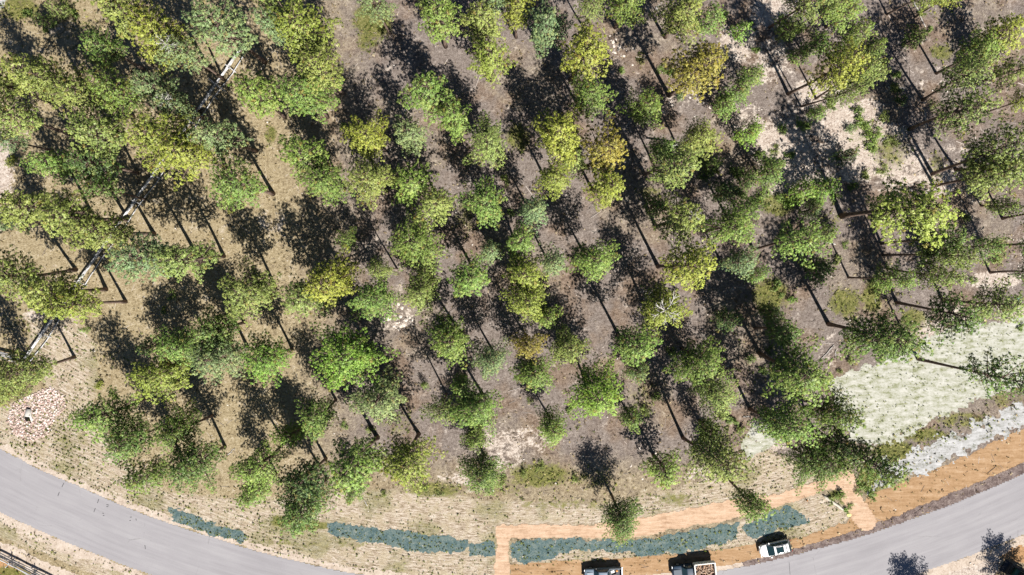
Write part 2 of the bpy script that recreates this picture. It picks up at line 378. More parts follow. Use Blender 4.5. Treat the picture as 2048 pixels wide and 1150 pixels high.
ru = [Vector(p) for p in W(ROAD_UP)]; rl = [Vector(p) for p in W(ROAD_LO)]
ru_s, rl_s = catmull(ru, 8), catmull(rl, 8)
def offset_line(line, d):
    out = []
    for i, p in enumerate(line):
        t = (line[min(i + 1, len(line) - 1)] - line[max(i - 1, 0)]).normalized()
        out.append(p + Vector((-t.y, t.x)) * d)
    return out
def road_dist(X, Y):
    P = np.array([[p.x, p.y] for p in ru_s[::2]]); d = np.full(X.shape, 1e9)
    for a, b in zip(P[:-1], P[1:]):
        e = b - a; t = np.clip(((X - a[0]) * e[0] + (Y - a[1]) * e[1]) / (e @ e), 0, 1)
        d = np.minimum(d, np.hypot(X - a[0] - t * e[0], Y - a[1] - t * e[1]))
    return d
road = patch('road', ru_s + rl_s[::-1], .030, M_ASPH, .10, 3, .2)
# pale gravel shoulders, west part and south side
iw = [i for i, p in enumerate(ru_s) if PIX((p.x, p.y, 0))[0] < 1000]
up_w = ru_s[:iw[-1] + 1]
tag(sheet('road_shoulder', offset_line(up_w, .95) + offset_line(up_w, -.25)[::-1], .012, M_PALE, .6, .13, 5), kind='structure')
sheet('road_shoulder', offset_line(rl_s, .25) + offset_line(rl_s, -1.5)[::-1], .012, M_PALE, .6, .16, 6)
ie = [i for i, p in enumerate(ru_s) if PIX((p.x, p.y, 0))[0] > 1480]
up_e = ru_s[ie[0]:]
def taper_off(line, a, b):
    out = []
    for i, p in enumerate(line):
        t = (line[min(i + 1, len(line) - 1)] - line[max(i - 1, 0)]).normalized(); k = i / (len(line) - 1)
        out.append(p + Vector((-t.y, t.x)) * (a + (b - a) * min(1, k * 1.6)))
    return out
im = [i for i, p in enumerate(ru_s) if 960 < PIX((p.x, p.y, 0))[0] < 1560]
up_m = ru_s[im[0]:im[-1] + 1]
sheet('road_shoulder', offset_line(up_m, .75) + offset_line(up_m, -.25)[::-1], .018, M_PALE, .5, .06, 8)
sheet('road_shoulder', taper_off(up_e, .6, 1.5) + offset_line(up_e, -.3)[::-1], .022, M_SHOULDER, .4, .07, 7)
VERGE = [(1018, 1128), (1160, 1120), (1280, 1114), (1430, 1098), (1520, 1084), (1600, 1074), (1690, 1044), (1735, 990), (1853, 944), (1923, 914), (2048, 854), (2250, 765),
         (2250, 850), (2048, 945), (1923, 999), (1818, 1038), (1726, 1070), (1642, 1094), (1536, 1121), (1431, 1142), (1300, 1158), (1150, 1169), (1018, 1171)]
sheet('verge', W(VERGE), .008, M_VERGE, .5, .1, 9)
MUL1 = [(1648, 765), (1700, 742), (1780, 715), (1830, 690), (1850, 665), (1910, 650), (2060, 628), (2250, 590), (2250, 680), (2048, 772), (1960, 800), (1850, 855), (1790, 884), (1740, 892), (1700, 880), (1680, 850), (1668, 805)]
patch('mulch_bank', W(MUL1), .012, M_MULCH, 1.3, 10, .17)
sheet('mulch_bank', W([(1478, 885), (1508, 846), (1560, 825), (1575, 868), (1540, 895), (1496, 922)]), .012, M_MULCH, .5, .1, 11)
sheet('crushed_stone_strip', W([(1742, 984), (1758, 930), (1800, 905), (1900, 868), (2048, 808), (2250, 720), (2250, 762), (2048, 852), (1923, 912), (1853, 942)]), .014, M_WHITE, .5, .45, 12)
PATH = [(988, 1050), (1060, 1047), (1190, 1048), (1300, 1030), (1400, 1012), (1480, 995), (1560, 984), (1640, 958), (1690, 938), (1706, 942), (1716, 968), (1728, 998), (1746, 1028), (1754, 1044),
        (1750, 1056), (1732, 1062), (1708, 1045), (1690, 1012), (1674, 986), (1662, 981), (1600, 1000), (1480, 1035), (1400, 1050), (1300, 1070), (1250, 1078), (1190, 1076), (1110, 1075), (1040, 1077), (1020, 1084),
        (1021, 1150), (1021, 1172), (984, 1172), (985, 1150), (993, 1100)]
path_pts = catmull(W(PATH) + W(PATH[:1]), 3)[:-1]
sheet('sand_path', path_pts, .026, M_PATH, .6, .09, 13)
TEAL = [[(340, 1020), (385, 1034), (430, 1050), (492, 1073), (480, 1080), (430, 1067), (380, 1050), (343, 1036)],
        [(655, 1050), (800, 1064), (932, 1082), (926, 1103), (850, 1101), (730, 1082), (662, 1066)], [(942, 1091), (986, 1085), (988, 1110), (940, 1111)],
        [(1025, 1086), (1110, 1080), (1240, 1086), (1320, 1075), (1400, 1062), (1475, 1045), (1470, 1075), (1440, 1086), (1390, 1100), (1290, 1112), (1242, 1098), (1150, 1096), (1100, 1116), (1035, 1122), (1022, 1108)],
        [(1490, 1058), (1535, 1030), (1575, 1014), (1604, 1028), (1612, 1044), (1560, 1058), (1505, 1074)]]
for k, t in enumerate(TEAL): patch('erosion_blanket', W(t), .016 + .001 * k, M_TEAL, .7, 20 + k, .12, 1.1, grow=.3)
sheet('footpath', W([(-80, 1050), (0, 1082), (90, 1120), (160, 1150), (260, 1185), (260, 1240), (120, 1175), (60, 1142), (0, 1114), (-80, 1085)]), .010, M_PALE, .6, .12, 30)
sheet('gravel_pad', W([(-90, -60), (60, -60), (19, -2), (8, 8), (0, 18), (-90, 100)]), .010, M_WHITE, .5, .12, 31)

# ------------------------------------------------------------------ trees
def foliage_mat(name, transl=.15):
    m, nt, out = new_mat(name); q = NT(nt)
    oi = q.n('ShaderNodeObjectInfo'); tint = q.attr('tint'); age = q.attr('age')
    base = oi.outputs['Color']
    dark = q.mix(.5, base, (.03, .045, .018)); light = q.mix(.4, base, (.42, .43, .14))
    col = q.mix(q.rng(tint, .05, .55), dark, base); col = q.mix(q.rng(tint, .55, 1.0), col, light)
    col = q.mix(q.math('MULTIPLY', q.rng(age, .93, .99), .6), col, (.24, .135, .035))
    d = q.n('ShaderNodeBsdfDiffuse'); t = q.n('ShaderNodeBsdfTranslucent'); g = q.n('ShaderNodeBsdfGlossy')
    g.inputs['Roughness'].default_value = .5
    q.link(col, d.inputs[0]); q.link(col, t.inputs[0]); g.inputs[0].default_value = (.5, .52, .5, 1)
    a = q.n('ShaderNodeMixShader'); a.inputs[0].default_value = transl; q.link(d.outputs[0], a.inputs[1]); q.link(t.outputs[0], a.inputs[2])
    b = q.n('ShaderNodeMixShader'); b.inputs[0].default_value = .05; q.link(a.outputs[0], b.inputs[1]); q.link(g.outputs[0], b.inputs[2])
    q.link(b.outputs[0], out.inputs[0]); return m
def bark_mat(name, c1, c2, c3):
    m, nt, out = new_mat(name); q = NT(nt); tc = q.n('ShaderNodeTexCoord').outputs['Object']
    mp = q.n('ShaderNodeMapping'); mp.inputs['Scale'].default_value = (5, 5, 1.2); q.link(tc, mp.inputs[0])
    n = q.noise(mp.outputs[0], 1.5, 4, .7)
    q.bsdf(out, q.ramp(n, [(.3, c1), (.5, c2), (.7, c3)]), .95, .1, bump=n, bstr=.7, bdist=.04); return m
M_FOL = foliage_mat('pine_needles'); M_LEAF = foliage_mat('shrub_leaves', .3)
M_BARK = bark_mat('pine_bark', (.06, .043, .036), (.14, .10, .082), (.24, .18, .15))
M_DEAD = bark_mat('weathered_wood', (.22, .20, .19), (.42, .40, .38), (.60, .58, .56))

def blades(cent, dirs, rad, tint, age, nb, rs, spread=1.1, wfac=.24, out=None):
    """star shaped clumps of flat needles: nb triangles for each clump"""
    N = len(cent); c = np.repeat(cent, nb, 0); r = np.repeat(rad, nb) * rs.uniform(.7, 1.15, N * nb)
    d = rs.randn(N * nb, 3) * spread + np.repeat(dirs, nb, 0); d /= np.linalg.norm(d, axis=1)[:, None] + 1e-9
    p = np.cross(d, rs.randn(N * nb, 3)); p /= np.linalg.norm(p, axis=1)[:, None] + 1e-9
    wv = (r * wfac * rs.uniform(.7, 1.3, N * nb))[:, None]
    v0 = c + d * (r * .06)[:, None]; v1 = c + d * r[:, None] + p * wv; v2 = c + d * (r * .88)[:, None] - p * wv
    ng = np.cross(v1 - v0, v2 - v0); flip = ng[:, 2] < 0            # needles turn their upper face to the light
    v1f = np.where(flip[:, None], v2, v1); v2f = np.where(flip[:, None], v1, v2)
    ng = np.where(flip[:, None], -ng, ng); ng /= np.linalg.norm(ng, axis=1)[:, None] + 1e-9
    V = np.stack([v0, v1f, v2f], 1).reshape(-1, 3); T = np.arange(len(V)).reshape(-1, 3)
    ns = d * .8 + ng * .4 + np.repeat(out if out is not None else dirs * .3, nb, 0); ns /= np.linalg.norm(ns, axis=1)[:, None] + 1e-9
    return V, T, np.repeat(tint, nb * 3), np.repeat(age, nb * 3), np.repeat(ns, 3, 0)

def build_tree(name, seed, h, R, cb=.42, dens=1.0, nb=17, tuft=.24, gap=.36, point=.5, curve=.35, dead_top=False, r0=None):
    rs = np.random.RandomState(seed); r = random.Random(seed)
    r0 = r0 or (.085 + .0075 * h)
    bx, by = r.uniform(-curve, curve), r.uniform(-curve, curve)
    def axis(z):
        t = z / h; s = math.sin(t * math.pi) ; return np.array([bx * s + .25 * bx * t, by * s + .25 * by * t, z])
    wood = MB(); nz = 9
    wood.tube([axis(h * k / nz * (.985 if k == nz else 1)) for k in range(nz + 1)], [r0 * (1.25 if k == 0 else 1 - .9 * k / nz) + .015 for k in range(nz + 1)], 8)
    cent, dirs, tt = [], [], []; grid = {}
    def free(c):
        k = tuple(int(math.floor(x / gap)) for x in c)
        for i in (-1, 0, 1):
            for j in (-1, 0, 1):
                for l in (-1, 0, 1):
                    for o in grid.get((k[0] + i, k[1] + j, k[2] + l), ()):
                        if (o[0] - c[0]) ** 2 + (o[1] - c[1]) ** 2 + .6 * (o[2] - c[2]) ** 2 < gap * gap: return False
        grid.setdefault(k, []).append(c); return True
    lob = [r.uniform(0, 6.28) for _ in range(3)]; lam = [r.uniform(.05, .20) for _ in range(3)]
    gap_az = r.uniform(0, 6.28)
    z = cb * h; az = r.uniform(0, 6.28); step = .42 / dens ** .5
    while z < h * .985:
        t = (z - cb * h) / (h * (1 - cb))
        prof = min(1, (t + .14) * 2.9) * ((1 - t) ** point * .96 + .10)
        for _ in range(r.choice((3, 3, 4)) if t < .9 else 2):
            az += 2.4 + r.uniform(-.5, .5)
            lobe = 1 + sum(a * math.cos((k + 1) * (az - l)) for k, (a, l) in enumerate(zip(lam, lob)))
            if math.cos(az - gap_az) > .8 and r.random() < .45: continue
            L = max(.25, R * prof * lobe * r.choice((.62, .8, .9, 1.0, 1.08)))
            el = -.12 + .75 * t + r.uniform(-.14, .14); p0 = axis(z)
            d = np.array([math.cos(az), math.sin(az), 0]); side = np.array([-d[1], d[0], 0])
            sway = r.uniform(-.25, .25)
            def bp(s): return p0 + d * L * s * math.cos(el) + side * sway * L * s * s + np.array([0, 0, L * s * math.sin(el) + .22 * L * s * s])
            wood.tube([bp(0), bp(.35), bp(.7), bp(.97)], [.022 + .018 * L, .02 + .012 * L, .016 + .005 * L, .01], 3, cap=False)
            n = max(2, int(L * 17 * dens + r.random()))
            for k in range(n):
                s = 1 - .76 * (k + r.random()) / n if L > .8 else r.uniform(.3, 1)
                lat = (r.random() - .5) * 2 * (.10 + .34 * L * (1.12 - s) * (1 if s < .95 else .5))
                c = bp(s) + side * lat + d * r.uniform(-.06, .06) + np.array([0, 0, r.uniform(-.10, .16)])
                if not free(c): continue
                cent.append(c); dd = d * .55 + side * np.sign(lat) * .3 + np.array([0, 0, .75]); dirs.append(dd)
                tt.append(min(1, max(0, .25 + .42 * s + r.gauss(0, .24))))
        z += step * r.uniform(.75, 1.25)
    for k in range(4):
        cent.append(axis(h) + np.array([r.uniform(-.15, .15), r.uniform(-.15, .15), -.25 * k])); dirs.append(np.array([0, 0, 1.])); tt.append(.8)
    cent, dirs, tt = np.array(cent), np.array(dirs), np.array(tt)
    rad = tuft * rs.uniform(.72, 1.2, len(cent))
    mid = np.array([axis(max(cb * h, c[2] - .35 * R))  for c in cent]); outn = cent - mid; outn /= np.linalg.norm(outn, axis=1)[:, None] + 1e-9; outn *= .75
    V, T, ti, ag, NS = blades(cent, dirs, rad, tt, rs.uniform(0, 1, len(cent)), nb, rs, out=outn)
    return wood.mesh(name + '_trunk', True), np_mesh(name + '_crown', V, T, {'tint': ti, 'age': ag}, NS)

VAR = {}   # class -> list of (h, R, trunk, crown)
def add_var(cls, n, h, R, **kw):
    VAR.setdefault(cls, [])
    for i in range(n):
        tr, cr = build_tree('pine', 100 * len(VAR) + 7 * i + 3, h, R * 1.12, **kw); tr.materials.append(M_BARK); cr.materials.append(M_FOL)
        VAR[cls].append((h, R, tr, cr))
add_var('broad', 5, 17.5, 4.2, cb=.36, point=.44, dens=1.5)
add_var('mid', 7, 16.0, 3.2, cb=.42, point=.45, dens=1.5)
add_var('slim', 4, 14.5, 2.4, cb=.42, point=.48, dens=1.5)
add_var('sparse', 3, 16.5, 3.1, cb=.52, dens=.7, point=.42)
add_var('airy', 5, 16.5, 3.0, cb=.48, dens=.95, point=.45)
add_var('small', 3, 8.5, 2.0, cb=.22, point=.6, tuft=.20, gap=.32, dens=1.6)
add_var('sapling', 3, 4.2, 1.35, cb=.08, point=.65, tuft=.165, gap=.27, curve=.1, dens=1.9)

COL = {  # object colour of the foliage and the word for it
    'g': ((.195, .300, .060), 'mid-green'), 'l': ((.185, .33, .048), 'lime-green'), 'y': ((.295, .345, .055), 'yellow-green'), 'v': ((.250, .315, .078), 'olive-green'),
    's': ((.215, .30, .125), 'sage-green'), 'd': ((.080, .145, .038), 'dark green'), 'o': ((.34, .285, .05), 'golden-brown'), 'k': ((.145, .235, .048), 'deep green')}
# apparent crown centre x, y, crown radius (photo pixels), colour, height or None, class or None, optional foot x, y
T = [
 (80,36,18,'g',4,None),(106,14,20,'v',5,None),(68,152,52,'v',17,None),(22,232,46,'v',17,None),(-20,160,45,'v',17,None),(214,98,36,'k',13,None),(196,122,18,'g',6,None),(262,36,52,'v',18,None),(330,76,56,'y',18,None),
 (372,112,44,'s',17,'sparse'),(452,58,58,'s',19,None),(112,168,46,'v',17,None),(172,196,46,'v',17,None),(242,186,44,'g',17,None),(318,180,44,'s',17,None),(362,216,34,'s',15,'sparse'),(208,268,52,'v',18,None),
 (326,276,62,'y',19,None),(440,276,46,'s',17,None),(515,194,46,'g',17,None),(14,278,30,'s',13,None),(600,62,58,'y',18,None),(546,58,36,'s',16,None),(642,140,48,'v',17,None),(606,196,50,'g',17,None),
 (546,10,30,'v',15,None),(755,14,34,'s',15,'sparse'),(874,40,42,'g',16,None),(962,48,40,'v',16,None),(976,116,38,'y',16,None),(985,6,30,'s',14,None),(858,184,46,'g',17,None),(906,236,36,'g',16,None),
 (742,276,42,'y',15,None),(815,274,36,'s',15,None),(980,290,42,'v',15,None),(1036,20,32,'y',15,None),(1086,56,44,'s',15,None),(1163,108,48,'y',15,None,1140,160),(1184,18,30,'v',12,'sparse'),
 (1250,8,38,'g',14,None),(1366,34,46,'v',14,None,1330,75),(1424,34,30,'g',9,None),(1180,196,42,'g',14,None),(1294,216,36,'g',12,None),(1395,140,52,'o',18,None,1338,191),(1487,58,23,'l',5,None),
 (1478,180,34,'k',10,None),(1452,204,24,'g',7,None),(1506,150,25,'g',7,None),(1500,266,28,'l',8,None),(1390,278,38,'v',14,None),(1110,268,50,'y',16,None),(1150,318,30,'v',12,None),(1206,300,46,'o',15,None,1167,337),
 (1580,56,24,'g',7,None),(1614,6,40,'v',17,None,1536,47),(1664,20,34,'g',12,None),(1694,22,34,'g',9,None),(1722,56,27,'g',7,None),(1754,92,21,'g',6,None),(1664,138,50,'y',19,None,1576,188),(1712,150,34,'v',16,None,1632,197),
 (1752,148,23,'v',8,None),(1690,182,30,'v',15,None,1602,213),(1604,105,20,'k',5,None),(1640,84,28,'k',8,None),(1836,74,22,'k',5,None),(1948,104,38,'g',11,None,1873,147),(1932,154,44,'v',14,None,1846,200),
 (1916,228,52,'v',15,None,1820,258),(2012,62,42,'y',14,None,1955,88),(2038,142,34,'v',13,None,1970,150),(2046,200,26,'y',11,None),(1990,302,54,'v',17,None,1868,355),(1976,352,48,'v',16,None,1868,372),(2036,330,48,'g',16,None,1912,327),
 (1856,-14,30,'y',14,None,1775,22),(1902,-12,26,'y',12,None),(112,326,38,'g',14,None),(188,326,44,'d',15,None),(62,410,54,'v',18,None),(150,430,54,'v',18,None),(212,460,52,'v',18,None),(298,512,56,'s',19,None),
 (366,514,48,'v',18,None),(212,384,36,'k',14,'sparse'),(376,312,52,'y',18,None),(480,372,52,'g',17,None),(8,440,32,'s',15,None),(28,545,52,'v',18,None),(104,582,52,'v',18,None),(150,612,44,'y',17,None),
 (492,582,58,'v',17,None),(616,314,44,'g',16,None),(652,362,44,'g',16,None),(742,364,46,'v',16,None),(832,370,42,'g',16,None),(872,412,38,'v',16,None),(826,482,54,'g',16,None),(968,402,46,'g',15,None),
 (698,478,22,'k',11,'sparse'),(764,540,26,'v',15,'sparse'),(945,556,40,'g',15,None),(982,502,24,'s',11,None),(612,590,42,'v',16,None),(660,572,52,'y',17,None),(742,594,44,'g',16,None),(846,590,40,'v',15,None),
 (1106,362,36,'y',15,None),(1216,372,38,'y',13,None,1180,375),(1344,336,44,'v',16,None,1288,348),(1322,304,28,'g',11,None),(1066,424,32,'s',14,None),(1316,414,28,'k',10,None),(1364,438,44,'v',14,None,1311,455),
 (1452,460,44,'g',15,None),(1494,424,36,'g',13,None),(1482,522,36,'s',13,None),(1512,552,22,'g',7,None),(1188,522,43,'g',15,None),(1372,534,48,'y',17,None,1316,533),(1034,482,34,'g',15,None),(1104,522,30,'s',13,None),
 (1044,552,40,'y',15,None),(1610,382,28,'l',7,None),(1656,370,31,'l',8,None),(1626,420,22,'d',6,None),(1650,466,27,'k',9,None),(1580,486,48,'g',16,None,1506,500),(1810,420,64,'y',20,None,1683,432),
 (1866,480,42,'k',16,None,1762,487),(1884,512,38,'v',17,None,1766,510),(1872,548,34,'v',14,None,1775,537),(1780,556,31,'g',14,None,1697,555),(1644,542,34,'k',8,None),(2010,410,23,'g',7,None,1962,411),
 (1962,496,30,'k',12,'sparse'),(2080,488,40,'g',17,None,1965,493),(2066,548,34,'k',14,None,1980,545),(2090,428,40,'v',16,None,2005,437),(36,742,46,'v',16,None),(-32,780,40,'v',16,None),(166,660,8,'l',2.5,None),
 (356,690,42,'g',13,None),(432,716,50,'s',16,None),(322,746,50,'y',15,None),(426,658,44,'k',15,None),(300,692,24,'d',8,None),(212,822,48,'g',15,None),(536,716,45,'l',15,None),(692,706,66,'l',18,None),
 (760,792,50,'s',16,None),(636,826,40,'k',14,None),(906,680,46,'g',16,None),(986,720,37,'s',13,None),(926,772,27,'g',12,None),(956,812,46,'g',15,None),(880,818,30,'v',15,'sparse',893,788),(956,874,30,'g',11,None),
 (848,771,9,'g',2.2,None),(1056,602,42,'y',15,None),(1094,636,27,'g',12,None),(1058,690,34,'o',14,'sparse'),(1140,690,38,'v',14,None),(1072,746,40,'g',13,None),(1190,790,58,'l',15,None),(1108,856,34,'g',11,None),
 (1266,690,41,'g',14,None,1237,670),(1316,616,46,'y',15,None),(1402,716,48,'k',15,None),(1428,786,48,'v',14,None),(1264,836,26,'k',8,None),(1590,736,62,'g',19,None),(1558,666,34,'k',13,None),
 (1760,672,62,'k',19,None,1657,648),(1892,626,48,'k',16,None,1793,605),(1986,606,46,'v',15,None),(1990,752,48,'k',20,'sparse',1836,718),(1664,820,46,'k',16,None),(1572,846,50,'g',17,None,1500,818),
 (266,882,44,'k',15,None),(292,948,38,'k',14,None),(382,934,48,'k',16,None),(362,866,42,'k',15,None),(518,924,44,'g',15,None),(512,984,30,'g',12,None),(580,874,27,'l',10,None),(612,958,46,'d',15,None),(610,1012,48,'k',17,None),
 (708,930,54,'g',18,None,755,875),(820,920,54,'y',17,None,838,868),(708,982,26,'k',8,None),(960,946,44,'k',13,None),(1240,1033,42,'k',12,None,1223,990),(1326,946,40,'g',11,None,1307,910),
 (1432,918,54,'v',18,None,1360,880),(1502,1002,34,'k',13,None),(1640,920,54,'k',18,None,1577,890),(1738,926,44,'k',16,None,1620,868),(1682,890,32,'d',14,None),
 (1930,1290,44,'v',16,None,1857,1229),(2130,1250,42,'v',16,None,2044,1196),(1545,338,30,'k',8,None),(1452,384,28,'d',8,None),(1500,360,24,'k',6,None),(1424,330,22,'k',5,None),
 (1540,620,22,'k',8,None),(1460,640,26,'d',8,None),(1275,745,28,'d',7,None),(1420,860,26,'k',8,None),(1690,95,24,'k',7,None),(1640,225,18,'g',3,None),(1700,310,22,'d',5,None),
]
VARW = {'broad': 0, 'mid': 0, 'slim': 0, 'sparse': 0, 'airy': 0, 'small': 0, 'sapling': 0}
trees = []
def default_h(r): return 18.5 if r >= 58 else 17 if r >= 45 else 15 if r >= 35 else 12 if r >= 26 else 7
def place_tree(e):
    px, py, r, cc, h, cls = e[:6]; h = h or default_h(r)
    h *= rnd.uniform(.97, 1.03); zc = .68 * h
    top = G(px, py, zc)
    if len(e) > 6:
        f = G(e[6], e[7]); nb_, np_ = f.length, math.hypot(px - 1024, py - 525) * H / FPX
        zz = H * (1 - nb_ / max(np_, 1e-3))
        zc = min(max(zz, .5 * h), .85 * h); h = zc / .68; h = min(h, 23); zc = .68 * h; top = G(px, py, zc)
        lean = Vector((top.x - f.x, top.y - f.y)) / zc
        if lean.length > .09: lean = lean.normalized() * .09
        foot = Vector((top.x - lean.x * zc, top.y - lean.y * zc, 0))
    else:
        foot = Vector((top.x, top.y, 0)); lean = Vector((rnd.gauss(0, .015), rnd.gauss(0, .015)))
        foot -= Vector((lean.x, lean.y, 0)) * zc
    if px < 560 and py < 650: r = r * .88
    Rm = r * (H - zc) / FPX
    if cls is None:
        k = Rm / h
        cls = 'sapling' if h < 5.5 else 'small' if h < 10.5 else 'broad' if k > .222 else 'mid' if k > .178 else 'slim'
    if px > 1480 and py < 640 and cls in ('broad', 'mid', 'slim') and r < 60: cls = 'airy'; Rm *= .93
    lst = VAR[cls]; VARW[cls] += 1; hv, Rv, tr, cr = lst[VARW[cls] % len(lst)]
    nm = 'pine_sapling' if cls == 'sapling' else 'pine_tree'
    root = empty(nm, foot); rz = rnd.uniform(0, 6.28)
    sxy, sz = Rm / Rv * 1.10, h / hv
    # part matrices: lean (shear-free tilt) and turn
    ax = Vector((-lean.y, lean.x, 0)); q = Matrix.Rotation(lean.length, 4, ax.normalized()) if lean.length > 1e-4 else Matrix.Identity(4)
    root.rotation_euler = q.to_euler()
    base = COL[cc][0]; j = rnd.uniform(.88, 1.12); jh = rnd.uniform(-.08, .08)
    col = (base[0] * j * (1 + jh), base[1] * j, base[2] * j * (1 - jh), 1)
    for nmp, me in (('trunk', tr), ('crown', cr)):
        o = obj(nmp, me, None, root); o.scale = (sxy if nmp == 'crown' else (sxy + sz) / 2 if False else sxy, sxy, sz); o.rotation_euler = (0, 0, rz); o.color = col
    trees.append(dict(o=root, px=px, py=py, r=r, c=cc, h=h, cls=cls, R=Rm, zc=zc, foot=foot))
    return root
for e in T: place_tree(e)

# dead grey limbs standing out of a few crowns
def dead_star(name, parent, z, L, n, seed, thick=.05):
    r = random.Random(seed); mb = MB()
    for k in range(n):
        a = 6.283 * k / n + r.uniform(-.4, .4); l = L * r.uniform(.6, 1.1); up = r.uniform(.1, .6)
        d = Vector((math.cos(a), math.sin(a), 0)); p = [Vector((0, 0, z)) + d * l * t + Vector((r.uniform(-.1, .1), r.uniform(-.1, .1), up * l * t)) for t in (0, .35, .7, 1)]
        mb.tube(p, [thick, thick * .8, thick * .5, thick * .25], 4)
        for j in (1, 2):
            for sgn in (-1, 1):
                e = d.copy(); e.rotate(Matrix.Rotation(sgn * r.uniform(.5, .9), 3, 'Z')); m_ = p[j]
                mb.tube([m_, m_ + e * l * .22 + Vector((0, 0, .1)), m_ + e * l * .38 + Vector((0, 0, .25))], [thick * .5, thick * .35, thick * .2], 3)
    return obj(name, mb.mesh('dead_limbs'), M_DEAD, parent)
def tree_at(px, py): return min(trees, key=lambda t: (t['px'] - px) ** 2 + (t['py'] - py) ** 2)
for (px, py, L, n, th) in ((1316, 616, 2.3, 7, .085), (372, 112, 1.6, 6, .05), (362, 216, 1.4, 6, .05), (1364, 438, 1.0, 5, .04)):
    t = tree_at(px, py); dead_star('dead_limbs', t['o'], t['h'] * .97, L, n, px, th)

# ------------------------------------------------------------------ shrubs (low leafy bushes on the open ground)
def build_shrub(seed, R, hh, n, leaf):
    rs = np.random.RandomState(seed); r = random.Random(seed); mb = MB(); cs = []
    stems = []
    for k in range(7):
        a = r.uniform(0, 6.28); l = R * r.uniform(.35, .9); tip = Vector((math.cos(a) * l, math.sin(a) * l, hh * r.uniform(.55, 1)))
        mb.tube([(0, 0, 0), tip * .5 + Vector((0, 0, .1)), tip], [.035, .025, .012], 3, cap=False); stems.append(np.array(tip))
    for k in range(n):
        t = stems[k % len(stems)]; c = t * r.uniform(.55, 1.05) + rs.randn(3) * np.array([.28, .28, .16]) * R * .7; c[2] = max(.08, c[2]); cs.append(c)
    cs = np.array(cs); dirs = np.tile(np.array([0, 0, .8]), (n, 1))
    V, T_, ti, ag, NS = blades(cs, dirs, leaf * rs.uniform(.7, 1.3, n), rs.uniform(.1, 1, n), rs.uniform(0, .9, n), 9, rs)
    return mb.mesh('shrub_stems'), np_mesh('shrub_leaves', V, T_, {'tint': ti, 'age': ag}, NS)
SHV = []
for i, (R, hh, n) in enumerate(((1.0, .9, 90), (1.3, 1.1, 130), (.8, .6, 60), (1.5, .8, 150))):
    a, b = build_shrub(500 + i, R, hh, n, .2); a.materials.append(M_BARK); b.materials.append(M_LEAF); SHV.append((R, a, b))
shrubs = []
def place_shrub(px, py, r, cc):
    R = r * H / FPX; Rv, a, b = SHV[len(shrubs) % len(SHV)]; k = R / Rv
    root = empty('shrub', G(px, py)); j = rnd.uniform(.85, 1.15); c = COL[cc][0]
    for nm, me in (('stems', a), ('foliage', b)):
        o = obj(nm, me, None, root); o.scale = (k, k, min(k, 1.4)); o.rotation_euler = (0, 0, rnd.uniform(0, 6.28)); o.color = (c[0] * j, c[1] * j, c[2] * j, 1)
    shrubs.append(dict(o=root, px=px, py=py, r=r, c=cc)); return root
SH = [(30,324,15,'y'),(1245,142,10,'l'),(1432,338,12,'y'),(1322,142,12,'g'),(1340,145,9,'l'),(1362,196,12,'s'),(1604,250,17,'g'),(1622,228,12,'g'),(1658,212,14,'g'),(1645,222,10,'v'),(1720,244,18,'g'),(1740,262,22,'g'),
 (1765,235,14,'v'),(1700,262,15,'s'),(1745,290,20,'g'),(1780,285,16,'v'),(1712,220,12,'k'),(1560,262,14,'g'),(1578,310,12,'g'),(1548,300,12,'v'),(1516,312,14,'g'),(1530,330,18,'k'),(1470,344,16,'k'),(1408,352,14,'k'),
 (1395,325,14,'d'),(1480,385,18,'k'),(1512,400,16,'g'),(1530,384,14,'g'),(1582,600,11,'l'),(1563,592,9,'k'),(1550,570,14,'k'),(1590,400,18,'l'),(1560,398,14,'g'),(1572,412,15,'l'),(1640,400,15,'l'),(1670,395,12,'g'),
 (1840,30,9,'v'),(1846,18,8,'y'),(1858,60,8,'g'),(1800,200,14,'k'),(1786,180,14,'v'),(1770,128,12,'k'),(1790,150,12,'k'),(1745,135,12,'g'),(1600,60,12,'g'),(1560,40,10,'g'),(1510,100,10,'g'),(1445,30,12,'l'),
 (1290,820,14,'v'),(1310,790,14,'g'),(1140,820,10,'g'),(1340,700,12,'v'),(1480,860,12,'v'),(1440,830,14,'v'),(1462,842,14,'k'),(1540,700,12,'k'),(1525,740,12,'k'),(1500,720,14,'k'),(900,640,8,'g'),(870,570,9,'d'),
 (860,550,12,'d'),(1020,430,12,'k'),(1010,360,12,'v'),(690,850,10,'g'),(740,860,9,'v'),(1650,480,10,'v'),(1672,520,12,'v'),(1690,490,9,'g'),(1748,430,10,'k'),(1700,370,14,'k'),(1730,350,12,'v'),(1762,340,14,'v'),
 (1935,330,10,'v'),(1930,440,12,'v'),(1990,520,12,'v'),(1945,560,10,'k'),(1700,720,10,'v'),(1678,740,8,'v'),(2040,655,9,'g'),(1722,978,16,'g'),(1740,990,12,'g'),(1675,985,14,'g'),(1660,1000,10,'v'),(1700,1012,8,'g'),(1690,1020,7,'l'),
 (640,180,8,'g'),(820,300,10,'k'),(700,270,12,'k'),(690,255,10,'g'),(440,640,10,'k'),(330,620,9,'v'),(345,590,12,'k'),(230,790,10,'v'),(205,770,12,'y'),(150,30,12,'g'),(130,10,14,'v'),(60,30,12,'k'),(95,60,9,'g'),
 (1170,750,8,'g'),(1080,930,12,'v'),(1048,945,10,'v'),(1010,960,12,'v'),(1150,955,10,'v'),(880,985,10,'v'),(850,975,8,'g'),(770,985,9,'v'),(700,1000,8,'v'),(1060,800,8,'v')]
for e in SH: place_shrub(*e)

